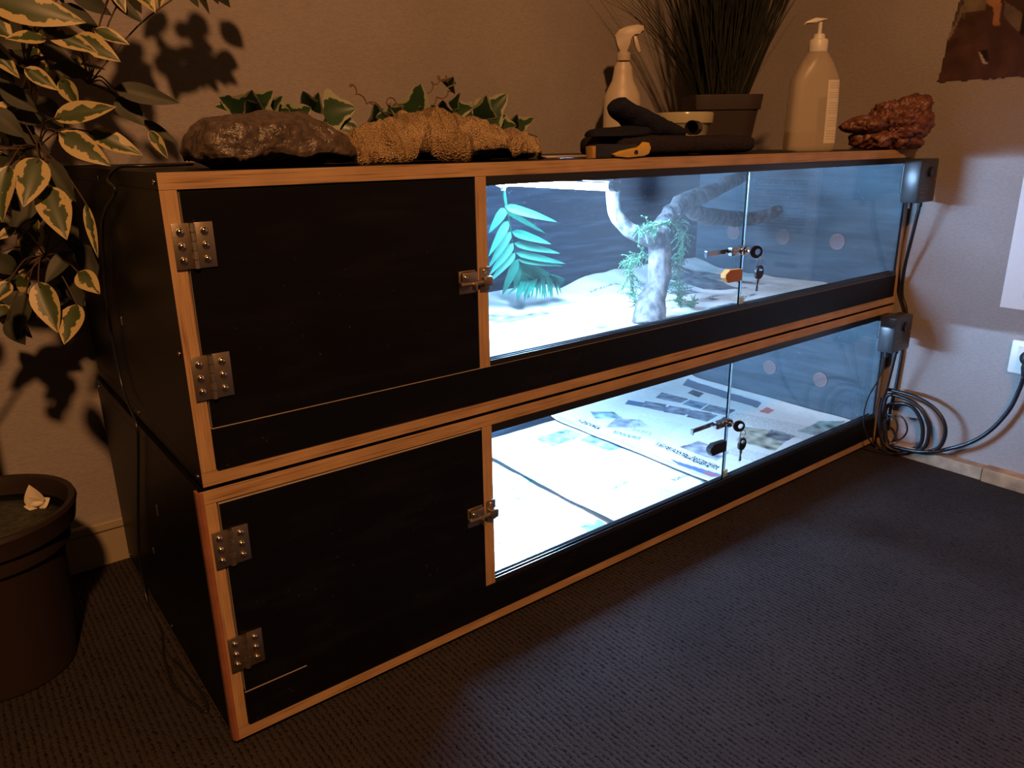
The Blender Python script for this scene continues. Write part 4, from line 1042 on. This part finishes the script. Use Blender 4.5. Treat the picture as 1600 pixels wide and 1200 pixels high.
# reddish rock at the right end
cr_ = aty(1394, 196, -.01); cr_ = Vector((1.545, .012, TOP))
def redrock():
    m = MB(); k = .00142
    lobes = [((24, 0, 44), (36, 26, 34)), ((34, 0, 58), (24, 22, 24)), ((-6, 2, 48), (36, 24, 24)), ((-36, 0, 38), (36, 22, 15)), ((-62, -2, 35), (18, 14, 10)), ((-10, 8, 16), (46, 26, 17)), ((20, 6, 10), (34, 24, 12)), ((-40, 8, 18), (22, 18, 12))]
    cen = Vector((0, 2, 36))
    def f(n, q):
        best = 8
        t = 4
        while t < 110:
            p = cen+n*t
            if any(((p.x-a[0])/b[0])**2+((p.y-a[1])/b[1])**2+((p.z-a[2])/b[2])**2 < 1 for a, b in lobes): best = t
            t += 1.5
        d = n*best
        w_ = fbm(cen+d, .06)*7+noise.noise((cen+d)*.16)*3.5+noise.noise((cen+d)*.4)*1.6
        return d+n*w_
    m.ball((0, 0, 0), 1, 6, f)
    for v in m.bm.verts:
        q = cen+v.co; v.co = cr_+XR*q.x*k+XN*q.y*k+ZZ*max(0, q.z*k)
    zmin = min(v.co.z for v in m.bm.verts)
    for v in m.bm.verts: v.co.z = max(TOP+.0002, v.co.z-zmin+TOP) if v.co.y > -.004 else v.co.z; v.co.x = min(v.co.x, WX-.004)
    o = m.build('rock', simple('red_brown_stone', (.150, .055, .036), .34, bump=1, bscale=90, var=.5), smooth=True, loc=(cr_.x, cr_.y, TOP))
    tag(o, 'reddish brown rough rock at the right end of the top, above the thermostat', 'rock')
redrock()

# gauntlet gloves, knife, cup, rod
GL = simple('dark_suede', (.026, .021, .027), .9, spec=.1, bump=.5, bscale=220, var=.3)
GLN = simple('navy_knit', (.016, .017, .030), .9, spec=.1, bump=.6, bscale=300, var=.3)
def blob_tube(m, pts, rs, flat=.6, seg=16):
    P = smooth_path(pts, 6); n = len(P); rings = []
    for i, p in enumerate(P):
        t = i/(n-1)*(len(rs)-1); k = min(int(t), len(rs)-2); r = rs[k]+(rs[k+1]-rs[k])*(t-k)
        d = (P[min(i+1, n-1)]-P[max(0, i-1)]).normalized(); a = d.cross(Vector((.05, 1, .05))).normalized(); b = Vector((0, 1, 0))
        if i == 0 or i == n-1: r *= .35
        elif i == 1 or i == n-2: r *= .82
        ring_ = []
        for k in range(seg):
            q = p+a*cos(2*pi*k/seg)*r+b*sin(2*pi*k/seg)*r/flat*.8
            q += (q-p)*.14*noise.noise(q*55); ring_.append(m.bm.verts.new(q))
        rings.append(ring_)
    for i in range(n-1):
        for k in range(seg): m.face((rings[i][k], rings[i][(k+1) % seg], rings[i+1][(k+1) % seg], rings[i+1][k]))
    m.face(list(reversed(rings[0]))); m.face(rings[-1])
gy = .085
g1 = aty(925, 232, gy); g2 = aty(1160, 230, gy)
m = MB()
def slab(u, v):
    x = g1.x+.026+(g2.x-g1.x-.058)*u; a = 2*pi*v
    h = .0172-.002*u+.0016*noise.noise(Vector((x*18, 0, 3))); wv_ = .052+.012*u
    cx, cz_ = math.copysign(abs(cos(a))**.5, cos(a)), math.copysign(abs(sin(a))**.55, sin(a))
    e = 1 if .01 < u < .99 else .9
    p = Vector((x, gy+.01+cx*wv_*e, TOP+.0178+cz_*h*e)); p.z += .0025*noise.noise(p*30)
    p.z = max(TOP+.0003, p.z); return p
gr_ = m.grid(slab, 60, 28)
m.face([r for r in gr_[0][:-1]]); m.face([r for r in gr_[-1][:-1]])
og = m.build('glove', GL, smooth=True, loc=(g1.x+.2, gy, TOP)); tag(og, 'lower dark suede gauntlet glove lying flat along the front edge of the top', 'glove', 'long dark handling gloves')
tg = thing('glove', 'upper navy gauntlet glove with its thumb sticking up, lying on the flat one', 'glove', (aty(990, 210, gy).x, gy, TOP+.0385), 'long dark handling gloves')
m = MB()
zt = TOP+.053
def gp(u, v, y=gy): return aty(u, v, y)
blob_tube(m, [gp(962, 160), gp(972, 172), gp(990, 184), gp(1012, 196), gp(1040, 205), gp(1068, 209)], [.0135, .0165, .0200, .0220, .0170, .008], .55)
blob_tube(m, [gp(920, 213), gp(935, 210), gp(955, 209), gp(980, 206), gp(1005, 202), gp(1030, 204)], [.0085, .0105, .0098, .011, .014, .012], .45)
blob_tube(m, [gp(926, 219, gy+.03), gp(950, 214, gy+.03), gp(985, 210, gy+.025), gp(1010, 204, gy+.02)], [.009, .0095, .010, .012], .5)
blob_tube(m, [gp(924, 218, gy-.03), gp(950, 216, gy-.03), gp(985, 211, gy-.022), gp(1010, 206, gy-.01)], [.009, .0095, .010, .012], .5)
for v in m.bm.verts: v.co.z = max(v.co.z, TOP+.0330)
m.build('hand', GLN, tg, smooth=True)
# knife leaning on the glove
ky = .012
kc = aty(930, 236, ky)
tk = thing('utility_knife', 'yellow and navy utility knife in front of the gloves', 'knife', (aty(965, 242, ky).x, ky, TOP))
kp = lambda u, v: (aty(u, v, ky).x-kc.x, max(TOP+.0008, aty(u, v, ky).z)-TOP)
MB().prism([kp(926, 226), kp(945, 225), kp(975, 226), kp(990, 224), (kp(990, 224)[0], .0006), (kp(926, 226)[0], .0006)], (kc.x, ky, TOP), (1, 0, 0), (0, 0, 1), (0, 1, 0), .018, bev=.002).build('body', simple('navy_plastic', (.020, .022, .036), .4), tk, smooth=.6)
MB().prism([kp(920, 229), kp(926, 228), (kp(926, 226)[0], .0008), (kp(921, 241)[0], .0008)], (kc.x, ky, TOP), (1, 0, 0), (0, 0, 1), (0, 1, 0), .016, bev=.0015).build('end_cap', simple('tan_plastic', (.46, .27, .08), .5), tk, smooth=.6)
YEL = simple('yellow_plastic', (.72, .44, .05), .4)
MB().prism([kp(947, 241), kp(960, 236), kp(988, 232), kp(996, 222), kp(1003, 223), kp(1006, 231), kp(1003, 240), kp(996, 244), kp(970, 246), kp(952, 245)], (kc.x, ky-.0125, TOP), (1, 0, 0), (0, 0, 1), (0, 1, 0), .007, bev=.0015).build('grip', YEL, tk, smooth=.6)
hp = aty(994, 238, ky-.016)
MB().lathe([(.0035, 0), (.0035, -.0004), (0, -.0005)], (hp.x, ky-.0161, hp.z), 16, axis='Y', sx=1.3).build('grip_hole', BLK, tk)
cc = aty(1084, 199, .125)
m = MB(); mt = Matrix.Rotation(radians(205), 3, 'Z') 
m.lathe([(.0105, -.018), (.0130, -.016), (.0135, .016), (.0122, .016), (.0112, -.013), (.0, -.014)], (cc.x, cc.y, TOP+.0342+.0142), 28, axis='X', mtx=mt)
oc = m.build('cup', simple('smoked_plastic', (.040, .026, .024), .15), smooth=.8, loc=(cc.x, cc.y, TOP+.0372)); tag(oc, 'small dark smoked plastic cup lying on its side on the flat glove', 'cup')
ra, rb = aty(848, 242, .10), aty(921, 241, .10)
m = MB(); m.tube([(ra.x-.01, .10, TOP+.0026), (rb.x-.006, .085, TOP+.0026)], .0024, 8)
tr_ = m.build('rod', simple('pale_wire', (.42, .36, .32), .4), smooth=True, loc=(ra.x, .10, TOP)); tag(tr_, 'thin pale rod lying between the shed skin and the gloves', 'rod')

# thin cable falling over the left side
pts = [(.10, .20, TOP+.004), (.06, .17, TOP+.004), (.03, .165, TOP+.004), (.008, .18, TOP+.003), (-.003, .20, TOP-.012)]
pts += [atx(180, 300, -.004), atx(160, 350, -.004), atx(168, 480, -.004), atx(190, 600, -.004), atx(212, 660, -.007), atx(216, 700, -.007), atx(216, 800, -.007), atx(219, 880, -.008), atx(232, 945, -.010)]
pts += [atz(252, 985, FZ+.003), atz(257, 1030, FZ+.003), atz(275, 1075, FZ+.003), atz(310, 1105, FZ+.003), atz(323, 1112, FZ+.003), atz(322, 1095, FZ+.003), atz(300, 1062, FZ+.003), atz(272, 1030, FZ+.003)]
cable('thin_cable', 'thin black cable hanging down the left side onto the carpet', pts, .0020)

# ------------------------------------------------------------------ variegated tree in a pot, left
VL = leaf_mat('variegated_ficus', (.055, .080, .028), (.46, .37, .17), .84, .42, 62, 1.0)
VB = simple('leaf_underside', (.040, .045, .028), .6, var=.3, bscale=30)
BR = simple('brown_twig', (.07, .04, .028), .7)
pc_ = Vector((-.215, .385, FZ))
tt = thing('potted_tree', 'variegated artificial ficus tree in a dark pot left of the vivariums', 'potted plant', pc_)
PT = simple('brown_plastic_pot', (.027, .017, .015), .5, bump=.05, bscale=60)
PR = .128; PH = .265
MB().lathe([(.0, 0), (.084, 0), (.088, .004), (.1055, .195), (.1065, .20), (.1135, .203), (.1165, .226), (.1165, .229), (.124, .231), (PR, PH-.012), (PR+.002, PH-.006), (PR, PH), (PR-.008, PH-.001), (PR-.011, PH-.012), (.1165, .235), (.108, .20)], pc_, 48).build('pot', PT, tt, smooth=.5)
MB().lathe([(.0, .240), (.06, .242), (.1160, .236)], pc_, 32).build('moss', simple('grey_green_moss', (.040, .042, .028), .95, bump=1, bscale=90, var=.5), tt, smooth=True)
m = MB()
tr0 = pc_+Vector((-.01, -.01, .2))
limb(m, [tr0, tr0+Vector((.0, .01, .15)), tr0+Vector((-.012, .0, .32)), tr0+Vector((.0, .01, .55)), tr0+Vector((.01, .0, .8))], [.014, .012, .011, .0095, .007], 10, .06)
limb(m, [tr0+Vector((.02, .02, 0)), tr0+Vector((.018, .02, .2)), tr0+Vector((.028, .02, .42)), tr0+Vector((.05, -.02, .62))], [.010, .009, .008, .005], 8, .06)
m.build('trunk', BR, tt, smooth=True)
m = MB(); bk = MB(); tw = MB()
# (base, tip, width px, depth of base, depth of tip, underside?)
LV = [((-25, 0), (132, 32), 54, .30, .26, 0), ((72, 60), (8, 58), 27, .28, .27, 0), ((66, 44), (154, 82), 30, .30, .27, 0), ((118, 55), (188, 95), 32, .31, .28, 0), ((146, 46), (202, 68), 22, .33, .31, 0),
      ((38, 106), (92, 141), 24, .30, .28, 0), ((82, 104), (148, 118), 24, .34, .33, 1), ((128, 100), (166, 108), 10, .33, .33, 0), ((96, 122), (122, 166), 26, .33, .33, 0), ((84, 186), (181, 166), 35, .29, .26, 0), ((92, 206), (173, 259), 38, .29, .25, 0), ((137, 205), (223, 241), 32, .31, .28, 0),
      ((178, 138), (280, 160), 30, .34, .31, 1), ((182, 152), (226, 196), 34, .36, .34, 1), ((222, 188), (278, 223), 15, .38, .36, 1), ((233, 203), (263, 248), 17, .36, .35, 0),
      ((60, 246), (36, 321), 45, .28, .25, 0), ((70, 246), (118, 316), 30, .30, .29, 1), ((72, 290), (104, 374), 46, .28, .24, 0), ((134, 318), (153, 403), 15, .30, .29, 0), ((113, 392), (69, 442), 27, .32, .31, 1),
      ((122, 425), (156, 459), 30, .29, .26, 0), ((60, 440), (90, 520), 38, .29, .26, 0), ((120, 475), (100, 538), 36, .28, .25, 0), ((14, 258), (0, 346), 34, .28, .26, 0), ((24, 356), (-6, 374), 15, .3, .3, 0), ((14, 440), (-6, 472), 24, .3, .29, 0),
      ((176, -22), (197, 20), 18, .33, .32, 0), ((206, -30), (243, 19), 30, .33, .31, 0), ((172, -6), (224, 36), 22, .34, .33, 1), ((292, -16), (311, 12), 12, .36, .36, 1), ((108, -20), (175, 24), 30, .36, .36, 1), ((20, -20), (80, 30), 36, .35, .34, 1),
      ((-30, 60), (30, 120), 30, .33, .31, 0), ((-20, 90), (24, 130), 26, .36, .36, 1), ((0, 135), (60, 175), 30, .36, .35, 1), ((-20, 170), (40, 215), 34, .36, .35, 1), ((20, 180), (75, 190), 26, .38, .38, 1), ((60, 150), (100, 200), 26, .39, .39, 1), ((-20, 260), (20, 300), 30, .35, .34, 1), ((100, 330), (118, 400), 26, .36, .36, 1), ((128, 380), (150, 440), 30, .34, .33, 1),
      ((-10, 400), (30, 430), 30, .37, .37, 1), ((110, 440), (130, 480), 24, .34, .34, 1), ((30, 250), (10, 300), 30, .38, .38, 1), ((-30, 20), (20, 60), 40, .30, .28, 0), ((60, 75), (120, 100), 26, .36, .36, 1), ((40, 460), (30, 520), 30, .37, .37, 1), ((10, 500), (40, 540), 26, .38, .38, 1)]
RL = random.Random(9)
hub = [aty(-10, 120, .37), aty(40, 100, .38), aty(60, 230, .37), aty(70, 400, .36), aty(140, 130, .36)]
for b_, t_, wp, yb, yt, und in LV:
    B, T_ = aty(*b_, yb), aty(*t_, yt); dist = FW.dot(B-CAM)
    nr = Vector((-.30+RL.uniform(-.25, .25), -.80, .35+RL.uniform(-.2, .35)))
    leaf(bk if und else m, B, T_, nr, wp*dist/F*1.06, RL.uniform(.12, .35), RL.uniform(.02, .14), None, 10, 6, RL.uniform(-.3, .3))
    h = min(hub, key=lambda q: (q-B).length)
    tw.tube(smooth_path([h, (h+B)/2+Vector((0, .0, .012)), B, B+(T_-B)*.12], 5), .0011, 5)
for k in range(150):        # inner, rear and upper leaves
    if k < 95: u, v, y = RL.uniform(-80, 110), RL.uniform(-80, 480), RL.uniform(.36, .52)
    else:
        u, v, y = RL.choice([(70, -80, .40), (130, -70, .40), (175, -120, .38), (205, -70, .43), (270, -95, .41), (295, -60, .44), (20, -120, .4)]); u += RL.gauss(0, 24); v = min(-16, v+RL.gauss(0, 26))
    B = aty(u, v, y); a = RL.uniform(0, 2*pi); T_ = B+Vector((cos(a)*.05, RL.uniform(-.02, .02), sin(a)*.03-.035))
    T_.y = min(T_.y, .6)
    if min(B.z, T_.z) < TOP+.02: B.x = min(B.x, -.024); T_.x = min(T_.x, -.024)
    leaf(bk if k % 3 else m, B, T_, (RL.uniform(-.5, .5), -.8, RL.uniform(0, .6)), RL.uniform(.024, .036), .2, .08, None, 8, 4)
for a, b in ((hub[0], tr0+Vector((.0, .01, .55))), (hub[1], tr0+Vector((.01, 0, .75))), (hub[2], tr0+Vector((.0, .01, .5))), (hub[3], tr0+Vector((.028, .02, .3))), (hub[4], hub[1])):
    tw.tube(smooth_path([b, (a+b)/2+Vector((0, .01, .02)), a], 6), .0028, 6)
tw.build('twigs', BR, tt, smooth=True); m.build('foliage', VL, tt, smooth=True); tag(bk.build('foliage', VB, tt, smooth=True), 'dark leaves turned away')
# crumpled white scrap lying in the pot
m = MB(); RC = random.Random(6); wc = Vector((-.136, .398, FZ+.243))
for a, l, wd, zz in ((1.9, .036, .026, .036), (3.3, .030, .016, .006), (.2, .026, .018, .010), (5.2, .018, .016, .004), (2.6, .022, .02, .018)):
    leaf(m, wc, wc+Vector((cos(a)*l*.6, -.006, zz)), (-.3, -.9, .3), wd, .35, .2, None, 8, 4)
m.ball(wc+Vector((0, 0, .004)), (.010, .008, .005), 2, lambda n, q: q*(1+.3*noise.noise(n*3)))
ow = m.build('paper_scrap', simple('white_paper', (.72, .66, .52), .7), smooth=True, loc=wc); tag(ow, 'crumpled white paper scrap lying in the tree pot', 'paper')
